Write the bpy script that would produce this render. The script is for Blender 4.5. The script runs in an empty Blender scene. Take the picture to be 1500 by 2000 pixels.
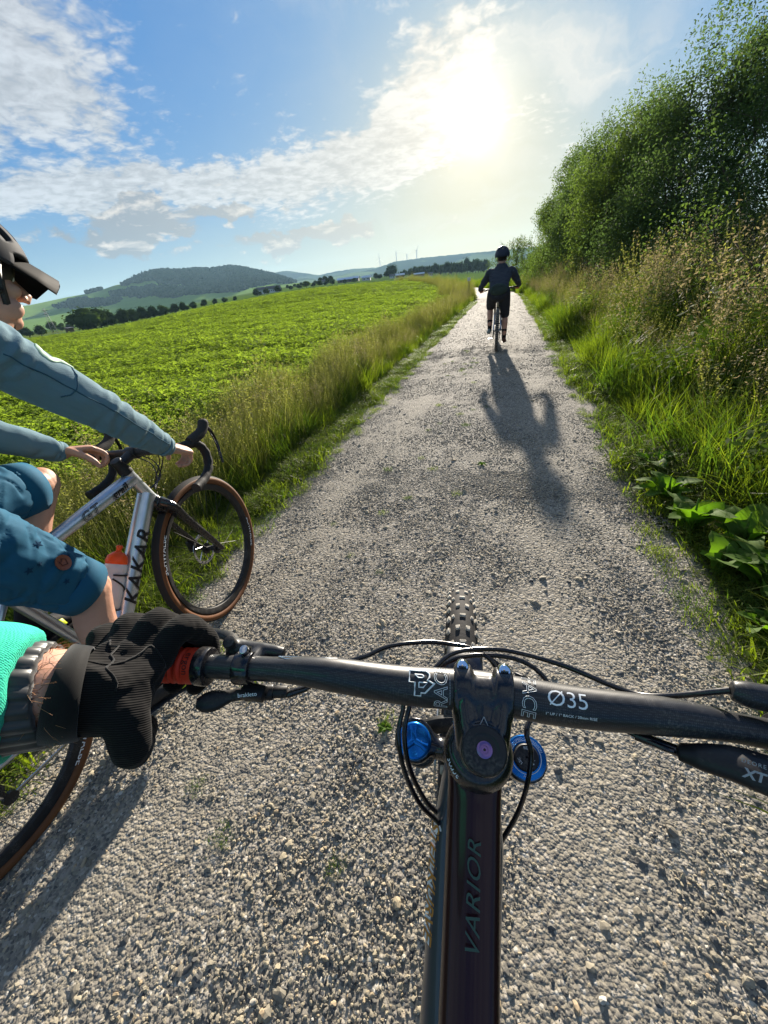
import bpy, bmesh, math, random
import numpy as np
from mathutils import Vector, Matrix, noise as mnoise
from math import radians as R_, sin, cos, tan, pi, atan2, hypot

random.seed(7); rng = np.random.default_rng(11)
SC = bpy.context.scene
COL = SC.collection

# ---------------------------------------------------------------- camera
CAM_H = 1.335
cam_data = bpy.data.cameras.new('camera')
cam = bpy.data.objects.new('camera', cam_data); COL.objects.link(cam)
_p, _y, _r = R_(30.1), R_(18.7), R_(7.0)
_f = Vector((-sin(_y)*cos(_p), cos(_y)*cos(_p), -sin(_p)))
_rt = Vector((cos(_y), sin(_y), 0)); _up = _rt.cross(_f)
_ri = cos(_r)*_rt - sin(_r)*_up; _ui = sin(_r)*_rt + cos(_r)*_up
cam.matrix_world = Matrix(((_ri.x, _ui.x, -_f.x, 0), (_ri.y, _ui.y, -_f.y, 0), (_ri.z, _ui.z, -_f.z, CAM_H), (0, 0, 0, 1)))
cam_data.sensor_fit = 'HORIZONTAL'; cam_data.sensor_width = 36.0; cam_data.lens = 18.0
cam_data.clip_start = 0.02; cam_data.clip_end = 30000
SC.camera = cam

# ---------------------------------------------------------------- exposure, sun, sky
SC.view_settings.view_transform = 'Standard'; SC.view_settings.look = 'None'
SC.view_settings.gamma = 1.0; SC.view_settings.use_curve_mapping = False
EXPO = 1.68
SC.view_settings.exposure = EXPO
SUN_EL, SUN_AZ = 14.2, 3.8                      # degrees; azimuth to the left of +Y
S_ = Vector((-sin(R_(SUN_AZ))*cos(R_(SUN_EL)), cos(R_(SUN_AZ))*cos(R_(SUN_EL)), sin(R_(SUN_EL))))
sun_d = bpy.data.lights.new('sun', 'SUN'); sun = bpy.data.objects.new('sun', sun_d); COL.objects.link(sun)
sun_d.energy = 4.6; sun_d.angle = R_(0.9); sun_d.color = (1.0, 0.90, 0.76)
sun.rotation_euler = S_.to_track_quat('Z', 'Y').to_euler(); sun.location = (0, 0, 50)

world = bpy.data.worlds.new('World'); SC.world = world; world.use_nodes = True
W = world.node_tree; W.nodes.clear()

class NT:                                        # tiny node helper
    def __init__(s, tree): s.t = tree
    def n(s, typ, **kw):
        nd = s.t.nodes.new(typ)
        for k, v in kw.items(): setattr(nd, k, v)
        return nd
    def put(s, sock, v):
        if v is None: return
        if isinstance(v, bpy.types.NodeSocket): s.t.links.new(v, sock)
        else: sock.default_value = v
    def m(s, op, a, b=None, c=None, clamp=False):
        nd = s.n('ShaderNodeMath', operation=op, use_clamp=clamp)
        for i, v in enumerate((a, b, c)): s.put(nd.inputs[i], v) if v is not None else None
        return nd.outputs[0]
    def vm(s, op, a, b=None, scale=None):
        nd = s.n('ShaderNodeVectorMath', operation=op)
        s.put(nd.inputs[0], a)
        if b is not None: s.put(nd.inputs[1], b)
        if scale is not None: s.put(nd.inputs['Scale'], scale)
        return nd.outputs['Value'] if op in ('DOT_PRODUCT', 'LENGTH') else nd.outputs[0]
    def noise(s, vec, scale, detail=4, rough=.55, dist=0., dim='3D'):
        nd = s.n('ShaderNodeTexNoise', noise_dimensions=dim)
        if vec is not None: s.put(nd.inputs['Vector'], vec)
        s.put(nd.inputs['Scale'], scale); s.put(nd.inputs['Detail'], detail)
        s.put(nd.inputs['Roughness'], rough); s.put(nd.inputs['Distortion'], dist)
        return nd.outputs['Fac']
    def voro(s, vec, scale, feature='F1', out='Distance', rnd=1.):
        nd = s.n('ShaderNodeTexVoronoi', feature=feature)
        if vec is not None: s.put(nd.inputs['Vector'], vec)
        s.put(nd.inputs['Scale'], scale); s.put(nd.inputs['Randomness'], rnd)
        return nd.outputs[out]
    def ramp(s, fac, stops, interp='LINEAR'):
        nd = s.n('ShaderNodeValToRGB'); cr = nd.color_ramp; cr.interpolation = interp
        while len(cr.elements) < len(stops): cr.elements.new(.5)
        for e, (p, c) in zip(cr.elements, stops):
            e.position = p; e.color = (*c, 1) if len(c) == 3 else c
        s.put(nd.inputs[0], fac); return nd.outputs[0]
    def mix(s, f, a, b, mode='MIX'):
        nd = s.n('ShaderNodeMix', data_type='RGBA', blend_type=mode)
        s.put(nd.inputs[0], f)
        for i, v in ((6, a), (7, b)):
            if isinstance(v, tuple) and len(v) == 3: v = (*v, 1)
            s.put(nd.inputs[i], v)
        return nd.outputs[2]
    def step(s, x, lo, hi):
        nd = s.n('ShaderNodeMapRange', interpolation_type='SMOOTHSTEP')
        s.put(nd.inputs[0], x); s.put(nd.inputs[1], lo); s.put(nd.inputs[2], hi)
        return nd.outputs[0]
    def comb(s, x, y, z):
        nd = s.n('ShaderNodeCombineXYZ')
        for i, v in enumerate((x, y, z)): s.put(nd.inputs[i], v)
        return nd.outputs[0]

# camera-independent az/el table for the clouds: (az left, el, az radius, el radius, tilt deg, weight)
def build_sky():
    N = NT(W)
    sky = N.n('ShaderNodeTexSky', sky_type='NISHITA', sun_disc=False, sun_elevation=R_(SUN_EL), sun_rotation=R_(-SUN_AZ),
              altitude=300, air_density=1.0, dust_density=0.6, ozone_density=1.6)
    tc = N.n('ShaderNodeTexCoord'); d = tc.outputs['Generated']
    sp = N.n('ShaderNodeSeparateXYZ'); N.put(sp.inputs[0], d); x, y, z = sp.outputs
    az = N.m('MULTIPLY', N.m('ARCTAN2', N.m('MULTIPLY', x, -1.), y), 180/pi)
    el = N.m('MULTIPLY', N.m('ARCSINE', z), 180/pi)
    # warp az/el a little so that no mask edge is smooth
    w1 = N.m('SUBTRACT', N.noise(d, 5.0, 5, .6), .5); w2 = N.m('SUBTRACT', N.noise(N.vm('ADD', d, (5, 3, 1)), 7.0, 5, .6), .5)
    azw = N.m('ADD', az, N.m('MULTIPLY', w1, 16.)); elw = N.m('ADD', el, N.m('MULTIPLY', w2, 9.))
    def blob(a0, e0, ra, re, tilt, wgt):
        ct, st = cos(R_(tilt)), sin(R_(tilt))
        dx = N.m('SUBTRACT', azw, a0); dy = N.m('SUBTRACT', elw, e0)
        u = N.m('MULTIPLY', N.m('ADD', N.m('MULTIPLY', dx, ct), N.m('MULTIPLY', dy, st)), 1/ra)
        v = N.m('MULTIPLY', N.m('SUBTRACT', N.m('MULTIPLY', dy, ct), N.m('MULTIPLY', dx, st)), 1/re)
        q = N.m('ADD', N.m('MULTIPLY', u, u), N.m('MULTIPLY', v, v))
        return N.m('MULTIPLY', N.m('EXPONENT', N.m('MULTIPLY', q, -1.)), wgt)
    def total(L):
        t = blob(*L[0])
        for b in L[1:]: t = N.m('ADD', t, blob(*b))
        return t
    # plane-projected coordinates: clouds foreshorten towards the horizon
    den = N.m('ADD', N.m('MAXIMUM', z, 0.), .10)
    pc = N.comb(N.m('DIVIDE', x, den), N.m('DIVIDE', y, den), 0.)
    high = total(HIGH)                                            # altocumulus sheets, plus unseen clouds added as fill light
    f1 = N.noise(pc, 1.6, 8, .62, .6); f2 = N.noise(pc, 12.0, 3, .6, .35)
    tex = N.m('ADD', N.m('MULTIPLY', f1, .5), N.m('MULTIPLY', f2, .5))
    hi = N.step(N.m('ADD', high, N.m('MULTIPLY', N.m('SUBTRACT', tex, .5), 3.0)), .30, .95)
    # thin cirrus veil on the sun's side
    veil = N.m('MULTIPLY', N.step(N.noise(N.comb(N.m('MULTIPLY', azw, .05), N.m('MULTIPLY', elw, .13), 2.), 1.0, 6, .6, .4), .42, .75), total(VEIL))
    # low cumulus: lit rims, grey-blue bellies
    lowm = total(LOW)
    lt = N.noise(N.comb(N.m('MULTIPLY', az, .10), N.m('MULTIPLY', el, .26), 0.), 2.2, 7, .6, .3)
    lt2 = N.noise(N.comb(N.m('MULTIPLY', az, .10), N.m('MULTIPLY', N.m('ADD', el, .55), .26), 0.), 2.2, 7, .6, .3)
    lo = N.step(N.m('ADD', lowm, N.m('MULTIPLY', N.m('SUBTRACT', lt, .5), 2.0)), .32, .68)
    rim = N.m('MULTIPLY', N.m('SUBTRACT', lt, lt2), 5.0)
    # light around the sun: scattering in thin cloud
    cs = N.vm('DOT_PRODUCT', d, tuple(S_))
    ang = N.m('MULTIPLY', N.m('ARCCOSINE', N.m('MINIMUM', cs, 1.)), 180/pi)
    g = lambda k, s_: N.m('MULTIPLY', N.m('EXPONENT', N.m('MULTIPLY', N.m('POWER', N.m('DIVIDE', ang, s_), 1.25), -1.)), k)
    glow_core = g(GLOW[0], 2.1); glow_mid = g(GLOW[1], 8.5); glow_wide = g(GLOW[2], 27.)
    base = N.vm('MULTIPLY', sky.outputs[0], SKY_TINT)
    base = N.vm('SCALE', base, scale=SKY_K)
    lum = N.vm('DOT_PRODUCT', base, (.25, .5, .25))
    base = N.vm('SCALE', base, scale=N.m('DIVIDE', 1.25, N.m('ADD', 1., N.m('MULTIPLY', lum, 2.5))))
    # pale milky band at the horizon
    warm = N.m('EXPONENT', N.m('MULTIPLY', ang, -1/34.))
    hz = N.m('MULTIPLY', N.m('EXPONENT', N.m('DIVIDE', N.m('MULTIPLY', N.m('MAXIMUM', el, 0.), -1.), N.m('ADD', 5.5, N.m('MULTIPLY', N.m('POWER', warm, 3.), 24.)))), .94)
    hcol = N.mix(warm, (.44, .60, .74), (1.18, .80, .26))
    col = N.mix(hz, base, hcol)
    glow = N.m('ADD', glow_core, N.m('ADD', glow_mid, glow_wide))
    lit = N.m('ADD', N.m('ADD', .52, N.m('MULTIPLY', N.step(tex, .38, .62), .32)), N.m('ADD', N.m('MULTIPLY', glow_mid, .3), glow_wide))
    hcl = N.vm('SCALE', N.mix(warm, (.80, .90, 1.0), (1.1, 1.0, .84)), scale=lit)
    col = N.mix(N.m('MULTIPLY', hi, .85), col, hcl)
    col = N.mix(N.m('MINIMUM', veil, .8), col, N.vm('SCALE', N.mix(warm, (.70, .80, .90), (1.05, .98, .86)), scale=N.m('ADD', .75, glow_wide)))
    lcol = N.mix(N.m('ADD', -.10, rim, clamp=True), (.12, .21, .33), (1.0, .95, .88))
    lcol = N.mix(N.m('MULTIPLY', warm, .75), lcol, (1.05, .86, .58))
    col = N.mix(N.m('MULTIPLY', lo, .85), col, lcol)
    gv = N.vm('ADD', N.vm('SCALE', N.comb(1., .96, .88), scale=N.m('ADD', glow_core, glow_mid)), N.vm('SCALE', N.comb(1., .80, .48), scale=glow_wide))
    col = N.vm('ADD', col, gv)
    # below the horizon: the land's own dull colour
    col = N.mix(N.step(el, -1.5, -.2), (.10, .13, .07), col)
    col = N.vm('SCALE', col, scale=1/SKY_K)   # display units -> radiance at this strength and exposure
    bg = N.n('ShaderNodeBackground'); N.put(bg.inputs[0], col); N.put(bg.inputs[1], SKY_STR)
    out = N.n('ShaderNodeOutputWorld'); N.put(out.inputs[0], bg.outputs[0])

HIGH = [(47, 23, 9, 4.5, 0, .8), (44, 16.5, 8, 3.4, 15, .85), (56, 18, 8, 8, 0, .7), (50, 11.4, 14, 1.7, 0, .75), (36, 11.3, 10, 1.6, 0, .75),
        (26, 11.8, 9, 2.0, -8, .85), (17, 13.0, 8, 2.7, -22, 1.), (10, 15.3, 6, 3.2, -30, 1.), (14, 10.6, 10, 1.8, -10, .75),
        (5, 18, 4.5, 3.5, 0, .8), (-3, 12, 5, 3, 0, .35), (46, 9.8, 8, 1.0, 0, .5), (110, 26, 34, 16, 0, .9), (-80, 26, 36, 16, 0, .9), (170, 30, 40, 20, 0, .95), (-140, 40, 40, 18, 0, .95), (20, 55, 50, 16, 0, .9), (120, 62, 60, 16, 0, .9), (-110, 70, 70, 14, 0, .9)]  # broad blobs beside, behind and overhead: added out of view to brighten the shadows
VEIL = [(-5, 14, 16, 8, 0, .65), (-12, 15, 9, 2.0, 25, .9), (3, 24, 16, 8, 0, .6), (2, 7, 12, 3, 0, .6), (22, 7, 12, 1.5, 0, .4), (120, 25, 60, 15, 0, .4)]
LOW = [(42, 9.0, 5, 1.2, -4, 1.05), (31.5, 8.8, 5, 1.0, -4, 1.1), (47.5, 7.3, 4, 1.0, 0, .95), (40, 6.8, 4, 1.0, 0, 1.), (27, 5.8, 6, .9, 0, .85), (20, 5.6, 6, 1., 0, .85),
       (34, 4.9, 9, .5, 0, .35), (8, 6.0, 4, 1.2, 0, .35), (90, 7, 8, 1.2, 0, .7), (-60, 7, 10, 1.2, 0, .7)]
GLOW = (1.25, .15, .12)
HAZE = .00007
SKY_TINT = (.24, .86, 1.50); SKY_STR = .05; SKY_K = SKY_STR*2**EXPO
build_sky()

# ---------------------------------------------------------------- helpers
def tag(o, label=None, cat=None, group=None, kind=None):
    if label: o['label'] = label
    if cat: o['category'] = cat
    if group: o['group'] = group
    if kind: o['kind'] = kind
    return o
def empty(name, loc=(0, 0, 0), rot=(0, 0, 0)):
    o = bpy.data.objects.new(name, None); COL.objects.link(o)
    o.location = loc; o.rotation_euler = rot; o.empty_display_size = .1
    return o
def me_from(name, v, f, mat=None, smooth=True, mi=None):
    me = bpy.data.meshes.new(name)
    v = np.asarray(v, dtype=np.float32).reshape(-1, 3)
    if isinstance(f, np.ndarray):
        n, k = f.shape
        me.vertices.add(len(v)); me.vertices.foreach_set('co', v.ravel())
        me.loops.add(n*k); me.loops.foreach_set('vertex_index', f.astype(np.int32).ravel())
        me.polygons.add(n); me.polygons.foreach_set('loop_start', np.arange(0, n*k, k, dtype=np.int32))
        me.polygons.foreach_set('loop_total', np.full(n, k, dtype=np.int32))
        me.update(calc_edges=True)
    else:
        me.from_pydata([tuple(map(float, p)) for p in v], [], [tuple(map(int, q)) for q in f]); me.update()
    mats = mat if isinstance(mat, (list, tuple)) else ([mat] if mat else [])
    for m in mats: me.materials.append(m)
    if mi is not None: me.polygons.foreach_set('material_index', np.asarray(mi, dtype=np.int32))
    if smooth: me.polygons.foreach_set('use_smooth', np.ones(len(me.polygons), dtype=bool))
    return me
def ob(name, me, parent=None):
    o = bpy.data.objects.new(name, me); COL.objects.link(o)
    if parent is not None: o.parent = parent
    return o
def part(name, vf, mat, parent=None, smooth=True, angle=None):
    me = me_from(name, vf[0], vf[1], mat, smooth)
    if angle is not None: me.set_sharp_from_angle(angle=R_(angle))
    return ob(name, me, parent)
def join(L):                                     # list of (verts, faces) -> one
    V, Fc, k = [], [], 0
    for v, f in L:
        v = np.asarray(v, dtype=float).reshape(-1, 3); V.append(v)
        Fc += [tuple(int(i)+k for i in q) for q in f]; k += len(v)
    return np.concatenate(V), Fc
def unit(a): a = np.asarray(a, float); return a/(np.linalg.norm(a)+1e-12)
def frames(P):
    P = np.asarray(P, float); n = len(P); T = np.zeros_like(P)
    T[1:-1] = P[2:]-P[:-2]; T[0] = P[1]-P[0]; T[-1] = P[-1]-P[-2]
    T = np.array([unit(t) for t in T])
    ref = np.array([0, 0, 1.]) if abs(T[0][2]) < .9 else np.array([0, 1., 0])
    U = [unit(np.cross(ref, T[0]))]
    for i in range(1, n):
        u = U[-1]-T[i]*np.dot(U[-1], T[i]); U.append(unit(u))
    U = np.array(U); Vv = np.cross(T, U)
    return T, U, Vv
def smooth_path(P, n=24):                        # Catmull-Rom through the points
    P = np.asarray(P, float); k = P.shape[1]
    Q = np.vstack([2*P[0]-P[1], P, 2*P[-1]-P[-2]]); out = []
    seg = len(P)-1
    for t in np.linspace(0, seg-1e-6, n):
        i = int(t); u = t-i; a, b, c, d = Q[i:i+4]
        out.append(.5*((2*b)+(-a+c)*u+(2*a-5*b+4*c-d)*u*u+(-a+3*b-3*c+d)*u**3))
    return np.array(out)
def tube(P, r, seg=10, ry=None, caps=True, up=None, shape=None):
    """tube along P with radius r (scalar or list); ry for elliptical; up fixes the section's second axis"""
    P = np.asarray(P, float); n = len(P)
    r = np.full(n, r, float) if np.isscalar(r) else np.asarray(r, float)
    ry = r if ry is None else (np.full(n, ry, float) if np.isscalar(ry) else np.asarray(ry, float))
    T, U, V = frames(P)
    if up is not None:
        up = np.asarray(up, float); U = np.array([unit(np.cross(up, t)) for t in T]); V = np.cross(T, U)
    a = np.arange(seg)*2*pi/seg
    c, s = np.cos(a), np.sin(a)
    if shape: c, s = np.sign(c)*np.abs(c)**shape, np.sign(s)*np.abs(s)**shape
    vs = (P[:, None, :] + U[:, None, :]*(r[:, None]*c)[:, :, None] + V[:, None, :]*(ry[:, None]*s)[:, :, None]).reshape(-1, 3)
    f = [(i*seg+j, i*seg+(j+1) % seg, (i+1)*seg+(j+1) % seg, (i+1)*seg+j) for i in range(n-1) for j in range(seg)]
    if caps: f += [tuple(range(seg))[::-1], tuple(range((n-1)*seg, n*seg))]
    return vs, f
def cyl(a, b, r, seg=20, r2=None, bev=0.):
    a, b = np.asarray(a, float), np.asarray(b, float); r2 = r if r2 is None else r2
    if bev <= 0: return tube([a, b], [r, r2], seg)
    d = unit(b-a)*bev
    return tube([a, a+d*.3, a+d, b-d, b-d*.3, b], [r-bev, r-bev*.3, r, r2, r2-bev*.3, r2-bev], seg)
def lathe(prof, seg=48, axis='y', close=False):  # prof: (radius, along)
    prof = np.asarray(prof, float); n = len(prof); a = np.arange(seg)*2*pi/seg
    vs = np.zeros((n, seg, 3))
    vs[:, :, 0] = prof[:, 0:1]*np.cos(a); vs[:, :, 2] = prof[:, 0:1]*np.sin(a); vs[:, :, 1] = prof[:, 1:2]
    if axis == 'z': vs = vs[:, :, [0, 2, 1]]
    m = n if close else n-1
    f = [(i*seg+j, ((i+1) % n)*seg+j, ((i+1) % n)*seg+(j+1) % seg, i*seg+(j+1) % seg) for i in range(m) for j in range(seg)]
    return vs.reshape(-1, 3), f
def box(c, s, bev=0., rot=None, seg=2):
    bm = bmesh.new(); bmesh.ops.create_cube(bm, size=1.)
    for v in bm.verts: v.co = Vector((v.co.x*s[0], v.co.y*s[1], v.co.z*s[2]))
    if bev > 0: bmesh.ops.bevel(bm, geom=bm.edges[:], offset=bev, segments=seg, affect='EDGES', profile=.5)
    M = Matrix.Identity(3) if rot is None else rot
    bm.verts.ensure_lookup_table()
    v = np.array([tuple(M @ p.co + Vector(c)) for p in bm.verts]); f = [tuple(q.index for q in p.verts) for p in bm.faces]
    bm.free(); return v, f
def ball(c, r, seg=16, rot=None, noise=0., sc=8.):
    r = (r, r, r) if np.isscalar(r) else r
    bm = bmesh.new(); bmesh.ops.create_uvsphere(bm, u_segments=seg, v_segments=max(6, seg*2//3), radius=1.)
    M = Matrix.Identity(3) if rot is None else rot
    v = []
    for p in bm.verts:
        q = Vector((p.co.x*r[0], p.co.y*r[1], p.co.z*r[2]))
        if noise: q *= 1+noise*mnoise.noise(p.co*sc)
        v.append(tuple(M @ q + Vector(c)))
    f = [tuple(q.index for q in p.verts) for p in bm.faces]; bm.free()
    return np.array(v), f
def loft(loops, caps=True):
    n, k = len(loops), len(loops[0])
    v = np.concatenate([np.asarray(l, float) for l in loops])
    f = [(i*k+j, i*k+(j+1) % k, (i+1)*k+(j+1) % k, (i+1)*k+j) for i in range(n-1) for j in range(k)]
    if caps: f += [tuple(range(k))[::-1], tuple(range((n-1)*k, n*k))]
    return v, f
def xf(vf, M):
    v = np.asarray(vf[0], float); M = np.array(M)
    return v@M[:3, :3].T + M[:3, 3], vf[1]
def rotm(axis, deg): return Matrix.Rotation(R_(deg), 3, axis)

def remesh(name, pieces, voxel, mat, parent=None, smooth_it=6, disp=None, factor=.5):
    """fuse overlapping closed pieces into one continuous skin"""
    v, f = join(pieces); me = bpy.data.meshes.new(name)
    me.from_pydata([tuple(p) for p in v], [], f); me.update()
    o = bpy.data.objects.new(name+'_raw', me); COL.objects.link(o)
    bm = bmesh.new(); bm.from_mesh(me); bmesh.ops.recalc_face_normals(bm, faces=bm.faces[:]); bm.to_mesh(me); bm.free()
    md = o.modifiers.new('r', 'REMESH'); md.mode = 'VOXEL'; md.voxel_size = voxel
    if smooth_it:
        ms = o.modifiers.new('s', 'SMOOTH'); ms.factor = factor; ms.iterations = smooth_it
    dg = bpy.context.evaluated_depsgraph_get(); dg.update()
    m2 = bpy.data.meshes.new_from_object(o.evaluated_get(dg))
    bpy.data.objects.remove(o); bpy.data.meshes.remove(me)
    m2.name = name; m2.materials.clear(); m2.materials.append(mat)
    if disp is not None:
        n = len(m2.vertices); co = np.zeros(n*3, np.float32); no = np.zeros(n*3, np.float32)
        m2.vertices.foreach_get('co', co); m2.vertex_normals.foreach_get('vector', no)
        co = co.reshape(-1, 3); no = no.reshape(-1, 3)
        d = np.array([disp(Vector(p)) for p in co], np.float32)
        co += no*d[:, None]; m2.vertices.foreach_set('co', co.ravel()); m2.update()
    m2.polygons.foreach_set('use_smooth', np.ones(len(m2.polygons), dtype=bool))
    return ob(name, m2, parent)

# ---------------------------------------------------------------- materials
MATS = {}
def M_(name, color=(.5, .5, .5), rough=.5, metal=0., spec=.5, coat=0., bump=None, fn=None, emit=None, sheen=0., sss=0., ior=None, trans=0., alpha=None):
    m = bpy.data.materials.new(name); m.use_nodes = True; t = m.node_tree; b = t.nodes['Principled BSDF']
    b.inputs['Base Color'].default_value = (*color, 1); b.inputs['Roughness'].default_value = rough
    b.inputs['Metallic'].default_value = metal; b.inputs['Specular IOR Level'].default_value = spec*.6
    b.inputs['Coat Weight'].default_value = coat; b.inputs['Coat Roughness'].default_value = .06
    b.inputs['Sheen Weight'].default_value = sheen; b.inputs['Transmission Weight'].default_value = trans
    if sss: b.inputs['Subsurface Weight'].default_value = sss; b.inputs['Subsurface Radius'].default_value = (.012, .005, .003)
    N = NT(t)
    if fn: fn(N, b)
    if bump:                                     # (scale, strength, distance)
        tc = N.n('ShaderNodeTexCoord'); bp = N.n('ShaderNodeBump')
        N.put(bp.inputs['Height'], N.noise(tc.outputs['Object'], bump[0], 4)); bp.inputs['Strength'].default_value = bump[1]; bp.inputs['Distance'].default_value = bump[2]
        N.put(b.inputs['Normal'], bp.outputs[0])
    MATS[name] = m; return m
def bump_to(N, b, h, strength, dist):
    bp = N.n('ShaderNodeBump'); N.put(bp.inputs['Height'], h); bp.inputs['Strength'].default_value = strength; bp.inputs['Distance'].default_value = dist
    N.put(b.inputs['Normal'], bp.outputs[0])
def leafmat(name, c1, c2, trans=.5, tcol=None, rough=.55, sc=3., spec=.18):
    """diffuse + translucent leaf; colour varies per instance and over space"""
    m = bpy.data.materials.new(name); m.use_nodes = True; t = m.node_tree; N = NT(t); b = t.nodes['Principled BSDF']
    oi = N.n('ShaderNodeObjectInfo'); g = N.n('ShaderNodeNewGeometry')
    nz = N.noise(g.outputs['Position'], sc, 3)
    rp = g.outputs['Random Per Island']
    fac = N.m('ADD', N.m('MULTIPLY', oi.outputs['Random'], .35), N.m('ADD', N.m('MULTIPLY', rp, .35), N.m('MULTIPLY', nz, .45)))
    col = N.mix(N.m('SUBTRACT', fac, .1, clamp=True), c1, c2)
    N.put(b.inputs['Base Color'], col); b.inputs['Roughness'].default_value = rough; b.inputs['Specular IOR Level'].default_value = spec*.6
    tr = N.n('ShaderNodeBsdfTranslucent')
    tc = N.mix(1., col, tcol if tcol else (1.6, 1.9, .6), 'MULTIPLY')
    N.put(tr.inputs[0], tc)
    mx = N.n('ShaderNodeMixShader'); mx.inputs[0].default_value = trans
    out = t.nodes['Material Output']
    N.put(mx.inputs[1], b.outputs[0]); N.put(mx.inputs[2], tr.outputs[0]); N.put(out.inputs[0], mx.outputs[0])
    return m

# ---------------------------------------------------------------- terrain
_caz = np.array([-180, -60, -20, 0, 6.7, 11.8, 18.4, 25, 31.5, 37.7, 43.6, 49, 55, 70, 110, 180.])
_cel = np.array([.0, .0, -.1, -.3, .06, .44, .68, .81, .53, .21, -.3, -.67, -.75, -.5, 0, 0])
RC = 85.
def S01(t): t = np.clip(t, 0, 1); return t*t*(3-2*t)
def el_at(r, az):
    c = np.interp(az, _caz, _cel)
    f = np.interp(np.log(np.maximum(r, 1)), np.log([130, 200, 300, 450, 800, 1300, 2500, 9000]), [-.75, -.25, .12, .42, .62, .7, .6, .3])
    return c+f
def gz(x, y):
    x = np.asarray(x, float); y = np.asarray(y, float)
    r = np.hypot(x, y)+1e-6; az = np.degrees(np.arctan2(-x, y))
    c = np.interp(az, _caz, _cel)
    zc = CAM_H+RC*np.tan(np.radians(c))-.33
    zc = np.where(az < 2, zc*0+.25, zc)
    w = S01((az-1)/8.)
    zc = zc*w+.25*(1-w)
    near = zc*S01((r-18)/(RC-18))
    far = CAM_H+r*np.tan(np.radians(el_at(r, az)))
    t = S01((r-RC-3)/45.)
    z = near*(1-t)+far*t
    # right-hand bank rises gently towards the bushes
    z = z+.26*S01((x-1.25)/2.4)*S01((60-r)/20.)*(np.abs(az) < 120)
    z = z-.05*S01((-1.75-x)/.5)*S01((60-r)/20.)
    return z
def road_c(y): return -.345-np.where(y > 26, .0058*(y-26)**2, 0.)
def polar_grid(rs, azs, zf, jitter=0):
    Rr, Az = np.meshgrid(rs, azs, indexing='ij'); a = np.radians(Az)
    X = -Rr*np.sin(a); Y = Rr*np.cos(a); Z = zf(X, Y)
    v = np.stack([X, Y, Z], -1).reshape(-1, 3); n, k = Rr.shape
    i = np.arange(n-1)[:, None]*k+np.arange(k-1)[None, :]
    f = np.stack([i, i+1, i+1+k, i+k], -1).reshape(-1, 4)
    return v, f, Rr, Az
def ground_fn(N, b):
    g = N.n('ShaderNodeNewGeometry'); p = g.outputs['Position']
    sp = N.n('ShaderNodeSeparateXYZ'); N.put(sp.inputs[0], p)
    r = N.vm('LENGTH', p)
    n1 = N.noise(p, .9, 6); n2 = N.noise(p, .012, 4, .5); n3 = N.noise(p, 6., 5)
    near = N.mix(n3, (.030, .045, .012), (.10, .13, .03))
    # far valley: meadow strips and fields of differing greens
    vp = N.vm('MULTIPLY', p, (.0030, .0012, 0)); cell = N.voro(N.vm('ADD', vp, N.vm('SCALE', N.comb(n2, n1, 0.), scale=.25)), 2.6, out='Color')
    cs = N.n('ShaderNodeSeparateColor'); N.put(cs.inputs[0], cell)
    fld = N.ramp(cs.outputs[0], [(0, (.07, .12, .03)), (.35, (.10, .17, .035)), (.6, (.15, .19, .05)), (.8, (.09, .15, .04)), (1, (.19, .21, .08))], 'CONSTANT')
    fld = N.mix(N.m('MULTIPLY', n1, .5), fld, (.06, .09, .025))
    col = N.mix(N.step(r, 95., 150.), near, fld)
    N.put(b.inputs['Base Color'], col); b.inputs['Roughness'].default_value = 1.; b.inputs['Specular IOR Level'].default_value = 0.
    bump_to(N, b, n3, .6, .03)
    mu = N.n('ShaderNodeMix', data_type='VECTOR'); N.put(mu.inputs[0], N.step(r, 95., 150.)); src = b.inputs['Normal'].links[0].from_socket; N.put(mu.inputs[4], src); N.put(mu.inputs[5], (0., 0., 1.)); N.put(b.inputs['Normal'], mu.outputs[1])
m_ground = M_('field_soil', fn=ground_fn)
rs = np.concatenate([[.0, .5], np.arange(1, 12, .4), np.geomspace(12, 4450, 110)])
v, f, _, _ = polar_grid(rs, np.linspace(-180, 180, 361), gz)
g_o = ob('ground', me_from('ground', v, f, m_ground)); tag(g_o, kind='structure')

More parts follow.
